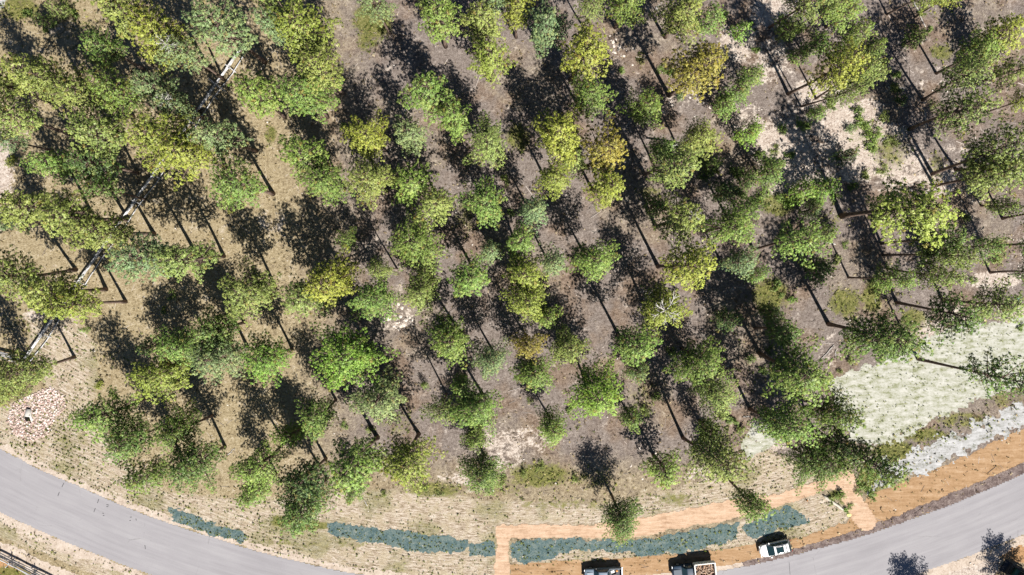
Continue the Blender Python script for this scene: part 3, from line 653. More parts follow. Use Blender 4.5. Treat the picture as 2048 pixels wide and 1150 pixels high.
# ------------------------------------------------------------------ scattered ground stuff
def in_road(X, Y, margin=0.0): return sdist(road_poly, X, Y) > -margin
teal_p = [W(t) for t in TEAL]; path_p = W(PATH); verge_p = W(VERGE); mul_p = W(MUL1)
def scatter(n, seed):
    rs = np.random.RandomState(seed); X = rs.uniform(-80, 80, n); Y = rs.uniform(-50, 44, n)
    ok = ~in_road(X, Y, .3) & (sdist(path_p, X, Y) < -.1); return X[ok], Y[ok], rs
def stuff_mat(name, stops, k=.66, rough=.9):
    m, nt, out = new_mat(name); q = NT(nt, k); q.bsdf(out, q.ramp(q.attr('tint'), stops), rough, .1); return m

def tuft_stuff(name, X, Y, size, tint, mat, nb, seed, lift=.02, wf=.22):
    rs = np.random.RandomState(seed); n = len(X)
    c = np.stack([X, Y, np.full(n, lift)], 1); d = np.tile(np.array([0, 0, 1.1]), (n, 1))
    V, T_, ti, ag, NS = blades(c, d, size, tint, tint, nb, rs, .8, wf)
    V[:, 2] = np.maximum(V[:, 2], .018)
    return tag(obj(name, np_mesh(name, V, T_, {'tint': ti}, NS), mat), kind='stuff')
M_GRASSG = stuff_mat('grass_blades', [(0, (.06, .085, .02)), (.5, (.16, .19, .04)), (.8, (.30, .29, .09)), (1, (.42, .37, .17))], .9)
M_GRASSD = stuff_mat('dry_grass_blades', [(0, (.09, .065, .03)), (.4, (.24, .18, .09)), (.8, (.42, .34, .19)), (1, (.58, .50, .33))], .8)
M_STONE = stuff_mat('pale_stones', [(0, (.30, .24, .21)), (.5, (.60, .53, .48)), (1, (.85, .80, .74))], .8)
M_TWIG = stuff_mat('fallen_twigs', [(0, (.10, .08, .07)), (.5, (.34, .29, .26)), (1, (.66, .60, .56))], .8)

X, Y, rs = scatter(60000, 1); dry, gr, sa, st, orr = cover(X, Y); u = rs.uniform(0, 1, len(X))
k = (u < gr * .85) & (st < .5); tuft_stuff('grass', X[k], Y[k], rs.uniform(.14, .34, k.sum()), rs.uniform(0, .9, k.sum()), M_GRASSG, 8, 2, .02, .28)
X, Y, rs = scatter(60000, 3); dry, gr, sa, st, orr = cover(X, Y); u = rs.uniform(0, 1, len(X)); pn = np.sin(X * .9 + 2 * np.sin(Y * .5)) * np.sin(Y * 1.1 + X * .3)
k = (u < .08 + .34 * dry * (.6 + .5 * pn)) & (st < .4) & (sa < .7) & (sdist(mul_p, X, Y) < 0)
tuft_stuff('dry_grass', X[k], Y[k], rs.uniform(.12, .3, k.sum()), rs.uniform(0, 1, k.sum()), M_GRASSD, 7, 4, .02, .26)

# seeded rows of young grass in the straw along the road, rows run with the road
X, Y, rs = scatter(230000, 5); dry, gr, sa, st, orr = cover(X, Y)
k = st > .3; X, Y, gr, st = X[k], Y[k], gr[k], st[k]; rd = road_dist(X, Y)
wob = np.sin(X * .35) * .4 + np.sin(X * 1.3 + Y) * .15
row = .5 + .5 * np.cos(6.283 * (rd + .12 * wob) / .52); pn = .5 + .5 * np.sin(X * .55 + 1.7 * np.sin(Y * .8)) * np.sin(Y * .7 + X * .21)
teal_in = np.zeros(len(X), bool)
for t in teal_p: teal_in |= sdist(t, X, Y) > 0
pf = np.clip(.5 + 1.6 * fnoise(X, Y, .16, 77), 0, 1.6); prob = (row ** 2) * (.15 + pf) * (.8 + .9 * gr) * 1.1; prob = np.where(teal_in, .34, prob)
k = rs.uniform(0, 1, len(X)) < prob
tuft_stuff('verge_grass', X[k], Y[k], rs.uniform(.05, .17, k.sum()) + .14 * rs.uniform(0, 1, k.sum()) ** 4, np.clip(rs.uniform(0, .7, k.sum()) * (1 - .25 * gr[k]), 0, 1), M_GRASSG, 7, 6, .03, .36)
X, Y, rs = scatter(60000, 8); wh_p = W([(1742, 984), (1758, 930), (1800, 905), (1900, 868), (2048, 808), (2048, 835), (1923, 893), (1853, 925)]); k = (sdist(mul_p, X, Y) > -.6) | (sdist(wh_p, X, Y) > -.5); X, Y = X[k], Y[k]; pn = .5 + .5 * np.sin(X * .5 + Y * .9) * np.sin(Y * .6 - X * .33)
k = rs.uniform(0, 1, len(X)) < .12 + .6 * pn ** 2; tuft_stuff('sprouting_grass', X[k], Y[k], rs.uniform(.08, .2, k.sum()), rs.uniform(.0, .7, k.sum()), M_GRASSG, 7, 9, .03, .32)

def rock_mesh(seed):
    r = random.Random(seed); bm = bmesh.new(); bmesh.ops.create_icosphere(bm, subdivisions=1, radius=1)
    sx, sy, sz = r.uniform(.8, 1.2), r.uniform(.6, 1), r.uniform(.4, .65)
    for v in bm.verts:
        k = r.uniform(.78, 1.12); v.co = Vector((v.co.x * sx * k, v.co.y * sy * k, v.co.z * sz * k))
        if v.co.z < 0: v.co.z *= .35
    me = bpy.data.meshes.new('rock'); bm.to_mesh(me); bm.free(); return me
ROCKS = [rock_mesh(40 + i) for i in range(6)]
def rock_np(me):
    v = np.zeros(len(me.vertices) * 3); me.vertices.foreach_get('co', v); t = np.zeros(len(me.polygons) * 3, int); me.polygons.foreach_get('vertices', t)
    return v.reshape(-1, 3), t.reshape(-1, 3)
RNP = [rock_np(m) for m in ROCKS]
def rock_stuff(name, X, Y, size, tint, mat, seed):
    rs = np.random.RandomState(seed); V, T_, ti = [], [], []; n = 0
    for x, y, s, t in zip(X, Y, size, tint):
        v, f = RNP[rs.randint(6)]; a = rs.uniform(0, 6.28); c_, s_ = math.cos(a), math.sin(a)
        w_ = v * s; w_ = np.stack([w_[:, 0] * c_ - w_[:, 1] * s_ + x, w_[:, 0] * s_ + w_[:, 1] * c_ + y, w_[:, 2] + .02], 1)
        V.append(w_); T_.append(f + n); ti.append(np.full(len(v), t)); n += len(v)
    return tag(obj(name, np_mesh(name, np.concatenate(V), np.concatenate(T_), {'tint': np.concatenate(ti)}), mat), kind='stuff')
X, Y, rs = scatter(14000, 12); dry, gr, sa, st, orr = cover(X, Y); k = rs.uniform(0, 1, len(X)) < .05 + .5 * sa * (st < .5)
rock_stuff('gravel', X[k], Y[k], rs.uniform(.04, .15, k.sum()) * (1 + .5 * (rs.uniform(0, 1, k.sum()) > .93)), rs.uniform(.1, 1, k.sum()), M_STONE, 13)
# twigs and fallen branches
X, Y, rs = scatter(5200, 15); dry, gr, sa, st, orr = cover(X, Y); k = (st < .4) & (sdist(mul_p, X, Y) < 0); X, Y = X[k], Y[k]; n = len(X)
L = rs.exponential(.35, n) + .2; A = rs.uniform(0, 3.14, n); wd = .012 + .014 * L; V = []; T_ = []; ti = np.repeat(rs.uniform(0, 1, n), 6)
for i in range(n):
    dx, dy = math.cos(A[i]) * L[i] / 2, math.sin(A[i]) * L[i] / 2; nx_, ny_ = -math.sin(A[i]) * wd[i], math.cos(A[i]) * wd[i]; b = len(V)
    for sgn in (-1, 1):
        V += [(X[i] + sgn * dx + nx_, Y[i] + sgn * dy + ny_, .012), (X[i] + sgn * dx - nx_, Y[i] + sgn * dy - ny_, .012), (X[i] + sgn * dx, Y[i] + sgn * dy, .02 + 2 * wd[i])]
    T_ += [(b, b + 3, b + 5), (b, b + 5, b + 2), (b + 1, b + 2, b + 5), (b + 1, b + 5, b + 4)]
tag(obj('forest_debris', np_mesh('forest_debris', np.array(V), np.array(T_), {'tint': ti}), M_TWIG), kind='stuff')

# riprap apron round the culvert
M_RIP = stuff_mat('riprap_stone', [(0, (.24, .15, .125)), (.4, (.50, .36, .315)), (.75, (.68, .55, .50)), (1, (.84, .77, .73))], .75)
rs = np.random.RandomState(21); rx = rs.uniform(-76, -60, 9000); ry = rs.uniform(-32, -14, 9000)
rp = W([(18, 845), (30, 810), (70, 790), (100, 778), (122, 790), (128, 812), (105, 835), (95, 865), (60, 878), (35, 868)])
k = sdist(rp, rx, ry) > -.35; rx, ry = rx[k], ry[k]
cul = G(57, 832); k = np.hypot(rx - cul.x, ry - cul.y) > .75; rx, ry = rx[k][:1500], ry[k][:1500]
rock_stuff('riprap', rx, ry, rs.uniform(.11, .25, len(rx)), np.clip(rs.normal(.6, .25, len(rx)), 0, 1), M_RIP, 22)

# ------------------------------------------------------------------ single rocks
M_ROCK = simple_mat('sandstone', (.52, .46, .41), .95, .1, .25, 5)
def rocks(pts, label, group, s0, s1):
    for i, (x, y) in enumerate(pts):
        o = obj('rock', ROCKS[i % 6].copy() if False else ROCKS[i % 6], None); o.location = G(x, y); k = rnd.uniform(s0, s1); o.scale = (k, k, k * rnd.uniform(.7, 1.1)); o.rotation_euler = (0, 0, rnd.uniform(0, 6.28))
        tag(o, label, 'rock', group)
for m in ROCKS: m.materials.append(M_ROCK)
rocks([(804, 616), (797, 608), (790, 630), (801, 633), (812, 640), (763, 637), (768, 640), (780, 638), (796, 645), (802, 652), (793, 655), (788, 652), (807, 650), (818, 636), (824, 640), (798, 659), (776, 637), (815, 632)],
      'pale rock in the stony patch between two pine crowns and a tree shadow', 'rocks in the stony patch mid-forest', .25, .48)
rocks([(1226, 84), (1228, 92), (1232, 78), (1237, 100), (1243, 112), (1222, 100), (1239, 94), (1248, 112), (1229, 105), (1265, 130), (1220, 72)],
      'pale rock scattered beside a crown-shaped shadow under the upper pines', 'rocks beside the crown shadow', .2, .36)
rocks([(1385, 185), (1398, 203), (1414, 208), (1420, 215), (1380, 195), (1340, 205), (1345, 210), (1326, 225), (1240, 185), (1406, 206)],
      'small pale rock lying near the foot of the golden-brown pine', 'rocks by the golden-brown pine', .18, .3)
rocks([(1310, 907), (1280, 897), (1262, 932), (1285, 958), (1376, 945), (1390, 905)], 'small pale rock on bare ground below the forest edge', 'rocks at the forest edge', .2, .34)

# ------------------------------------------------------------------ log fence on crossed legs
M_RAIL = bark_mat('grey_fence_wood', (.20, .195, .20), (.40, .40, .41), (.58, .58, .60))
def log_mesh(L, r, seed):
    rr = random.Random(seed); n = 6
    return MB().tube([(L * k / n - L / 2, rr.uniform(-.02, .02), rr.uniform(-.02, .02)) for k in range(n + 1)], [r * (1.08 - .25 * k / n) for k in range(n + 1)], 7).mesh('log', True)
RAILS = [log_mesh(1.0, .07, 70 + i) for i in range(3)]; LEGS = [log_mesh(1.0, .075, 80 + i) for i in range(2)]
for m in RAILS + LEGS: m.materials.append(M_RAIL)
def stick(name, meshes, a, b, parent, origin, k=0):
    a, b = Vector(a), Vector(b); o = obj(name, meshes[k % len(meshes)], None, parent); d = b - a
    o.location = (a + b) / 2 - origin; o.scale = (d.length, 1, 1); o.rotation_euler = d.to_track_quat('X', 'Z').to_euler(); return o
def rail_fence(runs, label, step=4.6, h=1.25):
    org = G(*runs[0][0]); root = empty('rail_fence', org); tag(root, label, 'fence'); k = 0
    for a, b in runs:
        A, B = G(*a), G(*b); n = max(1, round((B - A).length / step)); d = (B - A).normalized(); s = Vector((-d.y, d.x, 0))   # s: uphill side
        for i in range(n + 1):
            p = A + (B - A) * (i / n) + d * rnd.uniform(-.15, .15)
            stick('leg', LEGS, p - s * .75 + d * .06, p + s * .42 + Vector((0, 0, h + .25)) + d * .06, root, org, i)
            stick('leg', LEGS, p + s * .75 - d * .06, p - s * .42 + Vector((0, 0, h + .25)) - d * .06, root, org, i + 1)
            if i < n:
                q = A + (B - A) * ((i + 1) / n); up = Vector((0, 0, 1))
                for z, off in ((.32, .26), (.62, .19), (.92, .12), (h, .04)):
                    j = rnd.uniform(-.05, .05); stick('rail', RAILS, p + s * (off + .10) - d * .3 + up * (z + j), q + s * (off + .10) + d * .3 + up * (z - j), root, org, k); k += 1
                stick('rail', RAILS, p - s * (.62 if i % 2 else .40) - d * .2 + up * .42, q - s * (.40 if i % 2 else .70) + d * .2 + up * .46, root, org, k); k += 1
    return root
rail_fence([((57, 722), (500, 86)), ((-70, 690), (50, 720))], 'weathered grey log rail fence running diagonally through the pines')
rail_fence([((-50, 1083), (30, 1123)), ((30, 1123), (210, 1212))], 'grey log rail fence across the road beside the pale footpath', 4.2)

# ------------------------------------------------------------------ culvert end
M_CONC = simple_mat('pale_concrete', (.52, .50, .47), .85, .2, .12, 3)
M_HOLLOW_SHADE = simple_mat('hollow_shade', (.012, .011, .010), .95, .05, .1, 2)  # near-black colour stands in for the shade inside the pipe
cu = empty('culvert_pipe', G(57, 832), math.radians(-98)); tag(cu, 'pale flared culvert pipe end in the reddish riprap stones', 'culvert')
mb = MB(); n = 14
for k in range(n + 1):                                     # flared half-pipe shell, opening towards +x
    a = math.pi * k / n; c_, s_ = math.cos(a), math.sin(a)
    for (x, r_, rz) in ((-1.1, .42, .42), (0, .48, .50), (.9, .86, .16)): mb.v.append((x, c_ * r_, s_ * rz + .02))
    for (x, r_, rz) in ((-1.1, .36, .36), (0, .42, .44), (.9, .78, .10)): mb.v.append((x, c_ * r_, s_ * rz + .02))
for k in range(n):
    b = k * 6; e = b + 6
    for i in ((0, 1) if k < 3 or k >= n - 3 else (0,)): mb.face((b + i, b + i + 1, e + i + 1, e + i)); mb.face((b + 3 + i, e + 3 + i, e + 4 + i, b + 4 + i))
    if k < 3 or k >= n - 3: mb.face((b + 2, b + 5, e + 5, e + 2))
    mb.face((b, e, e + 3, b + 3))
obj('pipe_shell', mb.mesh('pipe_shell', True), M_CONC, cu)
obj('pipe_mouth_shade', MB().box((-.25, 0, .2), (.06, .8, .42)).mesh('pipe_mouth_shade'), M_HOLLOW_SHADE, cu)  # black plate across the pipe, painted as the shade of its inside
obj('apron', MB().box((.35, 0, .012), (1.3, 1.0, .03)).mesh('apron'), M_HOLLOW_SHADE, cu)  # floor of the open end, shade put into its near-black colour

# ------------------------------------------------------------------ vehicles (x forward, y left)
def paint(name, col, rough=.28): return simple_mat(name, col, rough, .5, .04, 2, 0.0, .6)
M_WPAINT = paint('white_car_paint', (.80, .80, .79)); M_SILVER = simple_mat('silver_blue_paint', (.12, .16, .21), .4, .4, .04, 2); M_BLUE = simple_mat('dark_blue_paint', (.014, .032, .06), .5, .3, .04, 2)
M_GLASS = simple_mat('tinted_glass', (.012, .03, .035), .06, .6, .05, 1); M_TYRE = simple_mat('tyre_rubber', (.02, .02, .02), .9, .2, .2, 6)
M_RIM = simple_mat('wheel_alloy', (.4, .4, .42), .35, .5, .1, 3, .7); M_BLACK = simple_mat('black_plastic', (.02, .02, .022), .55, .4, .2, 4)
M_LAMP = simple_mat('lamp_lens', (.7, .72, .75), .15, .5, .05, 3); M_RED = simple_mat('red_lens', (.35, .015, .01), .2, .5, .1, 3); M_ORANGE = simple_mat('orange_plastic', (.75, .28, .02), .5, .4, .1, 3)
M_WSTEEL = simple_mat('white_painted_steel', (.72, .71, .67), .5, .3, .1, 2); M_STEEL = simple_mat('dark_bed_liner', (.05, .055, .065), .7, .3, .2, 4)
M_BRUSH = simple_mat('cut_brush', (.30, .20, .14), .9, .1, .5, 3); M_BRUSH2 = simple_mat('pale_offcuts', (.42, .32, .25), .9, .1, .3, 3)
def hull(pts):
    """closed side profile [(x, z, half width)] lofted across y"""
    mb = MB(); n = len(pts)
    for x, z, hw in pts: mb.v += [(x, hw, z), (x, -hw, z)]
    for i in range(n):
        j = (i + 1) % n; mb.face((2 * i, 2 * j, 2 * j + 1, 2 * i + 1))
    mb.face(tuple(2 * i for i in reversed(range(n)))); mb.face(tuple(2 * i + 1 for i in range(n)))
    return mb
def hull_obj(name, pts, mat, parent, bev=.05, nose=None):
    me = hull(pts).mesh(name); bm = bmesh.new(); bm.from_mesh(me)
    if nose:                                   # round the plan of the front and the tail
        bmesh.ops.triangulate(bm, faces=[f for f in bm.faces if len(f.verts) > 4])
        ed = [e for e in bm.edges if abs(e.verts[0].co.y - e.verts[1].co.y) > .9]; bmesh.ops.subdivide_edges(bm, edges=ed, cuts=7, use_grid_fill=True)
        for v in bm.verts:
            k = abs(v.co.y) / .95; v.co.x -= math.copysign(nose * k ** 2.6 * min(1, max(0, (abs(v.co.x) - 1.3) / .8)), v.co.x); v.co.z -= .05 * k ** 3 * (v.co.z > .8)
    bmesh.ops.recalc_face_normals(bm, faces=bm.faces)
    bmesh.ops.bevel(bm, geom=[e for e in bm.edges if len(e.link_faces) == 2 and e.calc_face_angle(0) > .45], offset=bev, segments=2, affect='EDGES', profile=.6, clamp_overlap=True)
    bm.to_mesh(me); bm.free(); me.polygons.foreach_set('use_smooth', [True] * len(me.polygons)); me.update()
    return obj(name, me, mat, parent)
def box_obj(name, c, d, mat, parent, bev=.02, rot=None):
    me = MB().box(c, d, rot).mesh(name)
    if bev:
        bm = bmesh.new(); bm.from_mesh(me); bmesh.ops.bevel(bm, geom=list(bm.edges), offset=min(bev, min(d) * .4), segments=2, affect='EDGES', clamp_overlap=True); bm.to_mesh(me); bm.free()
    return obj(name, me, mat, parent)
def pane(name, quad, mat, parent, off=.012):
    a, b, c, d = [Vector(p) for p in quad]; n = (b - a).cross(d - a).normalized() * off; mb = MB()
    mb.v = [tuple(p + n) for p in (a, b, c, d)] + [tuple(p - n) for p in (a, b, c, d)]
    for f in ((0, 1, 2, 3), (7, 6, 5, 4), (0, 4, 5, 1), (1, 5, 6, 2), (2, 6, 7, 3), (3, 7, 4, 0)): mb.face(f)
    return obj(name, mb.mesh(name), mat, parent)
WH = {}
def wheels(root, xs, y, r):
    if r not in WH:
        ty = MB().tube([(0, -.11, 0), (0, -.09, 0), (0, .09, 0), (0, .11, 0)], [r * .86, r, r, r * .86], 18).mesh('tyre', True)
        rm = MB().tube([(0, -.115, 0), (0, -.10, 0), (0, .10, 0), (0, .115, 0)], [r * .5, r * .6, r * .6, r * .5], 12).mesh('rim', True)
        ty.materials.append(M_TYRE); rm.materials.append(M_RIM); WH[r] = (ty, rm)
    for x in xs:
        for s in (-1, 1):
            wo = obj('wheel', WH[r][0], None, root); wo.location = (x, s * y, r); ri = obj('rim', WH[r][1], None, wo); ri.location = (0, s * .012, 0)
def lamps(root, xf, yf, zf, xr, yr, zr):
    for s in (-1, 1):
        box_obj('headlight', (xf, s * yf, zf), (.12, .34, .16), M_LAMP, root, .03); box_obj('taillight', (xr, s * yr, zr), (.08, .16, .34), M_RED, root, .02)
def mirrors(root, x, y, z, mat):
    for s in (-1, 1): box_obj('mirror', (x, s * (y + .12), z), (.14, .26, .18), mat, root, .04)

def suv(loc, ang):
    r = empty('parked_suv', loc, ang); tag(r, 'white sport utility car with roof bars parked on the verge', 'car')
    hull_obj('body', [(2.26, .34, .82), (2.36, .62, .88), (2.20, .92, .90), (1.12, 1.08, .94), (-2.18, 1.10, .94), (-2.36, .72, .92), (-2.28, .34, .86)], M_WPAINT, r, .06, .50)
    hull_obj('cabin', [(1.30, 1.02, .86), (.30, 1.60, .66), (-.6, 1.68, .67), (-1.75, 1.60, .64), (-2.24, 1.06, .80)], M_WPAINT, r, .07)
    pane('windshield', [(1.24, .78, 1.09), (1.24, -.78, 1.09), (.38, -.60, 1.59), (.38, .60, 1.59)], M_GLASS, r, .03)
    pane('rear_window', [(-2.21, -.70, 1.12), (-2.21, .70, 1.12), (-1.82, .58, 1.57), (-1.82, -.58, 1.57)], M_GLASS, r, .03)
    for s in (-1, 1):
        for x0, x1, t0, t1 in ((.98, .05, .46, .02), (-.02, -.98, -.02, -.95), (-1.05, -1.95, -1.02, -1.72)):
            pane('side_window', [(x0, s * .855, 1.12), (x1, s * .855, 1.12), (t1, s * .70, 1.54), (t0, s * .70, 1.54)], M_GLASS, r, .02)
        box_obj('roof_rail', (-.75, s * .57, 1.71), (1.9, .04, .05), M_BLACK, r, .01); box_obj('door_sill', (0, s * .945, .42), (2.2, .04, .2), M_BLACK, r, .01)
        box_obj('door_handle', (.2, s * .95, .98), (.2, .03, .04), M_RIM, r, 0); box_obj('door_handle', (-.85, s * .95, .98), (.2, .03, .04), M_RIM, r, 0)
    box_obj('sunroof', (-.42, 0, 1.695), (1.0, .86, .03), M_GLASS, r, .01)
    for x in (-.95, -1.4): box_obj('crossbar', (x, 0, 1.755), (.06, 1.2, .035), M_BLACK, r, .01)
    box_obj('bumper', (-2.30, 0, .55), (.2, 1.7, .3), M_BLACK, r, .05)
    lamps(r, 2.22, .68, .78, -2.30, .80, .98); mirrors(r, .85, .94, 1.12, M_WPAINT); wheels(r, (1.42, -1.42), .80, .36); return r
suv(G(1546, 1092), math.pi + math.atan2(15, 63))

def pickup(loc, ang):
    r = empty('parked_pickup', loc, ang); tag(r, 'silver-blue pickup truck with clutter in its open bed, cut by the edge', 'truck')
    hull_obj('body', [(2.68, .45, .88), (2.78, .78, .94), (2.66, 1.08, .94), (1.30, 1.18, .96), (-.98, 1.18, .96), (-1.0, .45, .94)], M_SILVER, r, .06, .25)
    hull_obj('cab', [(1.35, 1.14, .90), (.62, 1.78, .74), (-.55, 1.82, .74), (-.98, 1.16, .90)], M_SILVER, r, .06)
    pane('windshield', [(1.31, .80, 1.20), (1.31, -.80, 1.20), (.70, -.66, 1.74), (.70, .66, 1.74)], M_GLASS, r, .03)
    pane('rear_window', [(-.95, -.70, 1.24), (-.95, .70, 1.24), (-.62, .62, 1.74), (-.62, -.62, 1.74)], M_GLASS, r, .03)
    for s in (-1, 1):
        for x0, x1, t0, t1 in ((1.12, .28, .62, .24), (.20, -.86, .16, -.58)): pane('side_window', [(x0, s * .91, 1.22), (x1, s * .91, 1.22), (t1, s * .785, 1.70), (t0, s * .785, 1.70)], M_GLASS, r, .02)
        box_obj('bed_side', (-1.88, s * .93, .86), (1.78, .09, .72), M_SILVER, r, .03)
        box_obj('door_handle', (.3, s * .97, 1.06), (.2, .03, .04), M_RIM, r, 0)
    box_obj('bed_floor', (-1.88, 0, .60), (1.76, 1.78, .10), M_STEEL, r, .01); box_obj('tailgate', (-2.76, 0, .86), (.08, 1.9, .70), M_SILVER, r, .02)
    box_obj('bumper', (-2.88, 0, .55), (.16, 1.8, .22), M_RIM, r, .03); box_obj('hood_scoop', (1.9, 0, 1.17), (.9, 1.0, .05), M_SILVER, r, .02)
    lamps(r, 2.68, .70, .88, -2.79, .86, .95); mirrors(r, 1.0, .96, 1.25, M_BLACK); wheels(r, (1.75, -1.75), .82, .40); return r
pk_loc, pk_a = G(1204, 1144), math.pi + math.radians(2)
pickup(pk_loc, pk_a)
def in_bed(name, label, cat, x, y, z, d, mat, loc, a, parts=None):
    rot = Matrix.Rotation(a, 3, 'Z'); p = Vector(loc) + rot @ Vector((x, y, z)); o = empty(name, p, a + rnd.uniform(-.3, .3)); tag(o, label, cat)
    box_obj('case', (0, 0, d[2] / 2), d, mat, o, .03); box_obj('lid', (0, 0, d[2] + .02), (d[0] * .9, d[1] * .9, .04), mat, o, .01); box_obj('handle', (0, 0, d[2] + .06), (d[0] * .4, .04, .05), M_BLACK, o, .01)
in_bed('storage_bin', 'white bin standing in the silver pickup bed', 'bin', -1.45, -.45, .66, (.5, .4, .35), M_WSTEEL, pk_loc, pk_a)
in_bed('tool_box', 'dark tool box in the silver pickup bed beside a white bin', 'tool box', -1.75, .15, .66, (.6, .45, .3), M_BLACK, pk_loc, pk_a)
in_bed('fuel_can', 'small orange can lying in the silver pickup bed', 'can', -2.1, -.5, .66, (.3, .22, .3), M_ORANGE, pk_loc, pk_a)

def dump_truck(loc, ang):
    r = empty('dump_truck', loc, ang); tag(r, 'dark blue truck with a white box bed full of brush', 'truck')
    hull_obj('body', [(3.16, .45, .92), (3.24, .82, .96), (3.10, 1.14, .96), (1.75, 1.26, .98), (.20, 1.26, .98), (.18, .45, .96)], M_BLUE, r, .06, .25)
    hull_obj('cab', [(1.82, 1.2, .92), (1.15, 1.92, .78), (.30, 1.95, .78), (.16, 1.22, .92)], M_BLUE, r, .06)
    pane('windshield', [(1.77, .82, 1.28), (1.77, -.82, 1.28), (1.22, -.70, 1.88), (1.22, .70, 1.88)], M_GLASS, r, .03)
    for s in (-1, 1):
        pane('side_window', [(1.55, s * .925, 1.30), (.40, s * .925, 1.30), (.44, s * .815, 1.84), (1.10, s * .815, 1.84)], M_GLASS, r, .02)
        box_obj('bed_side', (-1.55, s * 1.08, 1.22), (2.95, .16, .86), M_WSTEEL, r, .04)
        box_obj('marker_lamp', (.02, s * .95, 1.55), (.12, .14, .14), M_ORANGE, r, .03); box_obj('mudguard', (-1.9, s * .95, .86), (1.1, .4, .06), M_BLACK, r, .02)
    box_obj('bed_front', (-.02, 0, 1.32), (.14, 2.32, 1.05), M_WSTEEL, r, .03); box_obj('tailgate', (-3.06, 0, 1.22), (.16, 2.3, .86), M_WSTEEL, r, .04); box_obj('bed_floor', (-1.55, 0, .84), (2.9, 2.0, .1), M_STEEL, r, .01)
    box_obj('chassis', (-1.3, 0, .6), (3.4, .8, .2), M_BLACK, r, .02); box_obj('hood_crease', (2.45, 0, 1.245), (1.1, .9, .04), M_BLUE, r, .02)
    lamps(r, 3.12, .72, .92, -3.16, .9, .95); mirrors(r, 1.45, .98, 1.42, M_BLACK); wheels(r, (2.2, -1.9), .84, .42); return r
dt_loc, dt_a = G(1384, 1135), math.pi + math.radians(6)
dump_truck(dt_loc, dt_a)
rot = Matrix.Rotation(dt_a, 3, 'Z'); mb, mb2 = MB(), MB(); rr = random.Random(5)
for k in range(110):
    c = Vector((rr.uniform(-2.8, -.3), rr.uniform(-.85, .85), .92 + rr.uniform(0, .45))); a = rr.uniform(0, 3.14); l = rr.uniform(.3, .9)
    d = Vector((math.cos(a), math.sin(a), rr.uniform(-.15, .15))) * l / 2; p0, p1 = c - d, c + d
    for p in (p0, p1): p.x = max(-2.9, min(-.2, p.x)); p.y = max(-.95, min(.95, p.y))
    (mb if k % 3 else mb2).tube([p0, (p0 + p1) / 2 + Vector((0, 0, .04)), p1], [.05, .06, .03], 4)
br = empty('brush_load', dt_loc, dt_a); tag(br, 'heap of cut brush in the white truck bed', 'brush')
obj('cut_branches', mb.mesh('cut_branches'), M_BRUSH, br); obj('offcuts', mb2.mesh('offcuts'), M_BRUSH2, br)

# compact loader half out of the frame, lower corner
M_GREEN = simple_mat('loader_green', (.05, .12, .08), .5, .4, .15, 3); M_ROOFL = simple_mat('pale_loader_roof', (.42, .56, .50), .5, .3, .15, 2)
ld = empty('skid_loader', G(2032, 1146), math.radians(148)); tag(ld, 'dark compact loader with pale green roof at the corner past the road', 'loader')
hull_obj('body', [(.9, .35, .62), (.95, .9, .62), (.3, 1.15, .62), (-1.3, 1.2, .66), (-1.4, .4, .66)], M_GREEN, ld, .05)
box_obj('cab', (-.05, 0, 1.5), (1.2, 1.0, 1.0), M_BLACK, ld, .05); box_obj('roof', (-.1, 0, 2.04), (1.4, 1.15, .08), M_ROOFL, ld, .03)
for s in (-1, 1):
    obj('lift_arm', MB().tube([(-1.2, s * .75, 1.5), (.2, s * .75, 1.35), (1.3, s * .72, .8), (1.7, s * .7, .4)], [.11, .11, .10, .09], 6).mesh('lift_arm'), M_BLACK, ld)
hull_obj('bucket', [(1.65, .12, .95), (2.45, .08, .95), (2.4, .16, .95), (1.85, .3, .95), (1.75, .75, .95), (1.65, .75, .95)], M_BLACK, ld, .02)
wheels(ld, (.6, -.75), .78, .41)

# ------------------------------------------------------------------ fallen logs and small things
def fallen_log(px, r_, label, z0=0.0, z1=0.0, seed=0):
    (x0, y0), (x1, y1) = px; a, b = G(x0, y0, z0 + r_), G(x1, y1, z1 + r_); rr = random.Random(seed); root = empty('fallen_log', ((a.x + b.x) / 2, (a.y + b.y) / 2, 0)); o_ = Vector(root.location)
    tag(root, label, 'log'); mb = MB(); n = 7; side = (b - a).cross(Vector((0, 0, 1))).normalized()
    pts = [a + (b - a) * (k / n) + side * rr.uniform(-.06, .06) - o_ for k in range(n + 1)]; mb.tube(pts, [r_ * (1.1 - .6 * k / n) for k in range(n + 1)], 7)
    st_ = mb
    for k in (3, 4, 5, 6):
        s = rr.choice((-1, 1)); st_.tube([pts[k], pts[k] + side * s * rr.uniform(.2, .5) + Vector((0, 0, .15))], [r_ * .35, r_ * .15], 4)
    obj('log', mb.mesh('log', True), M_DEAD, root)
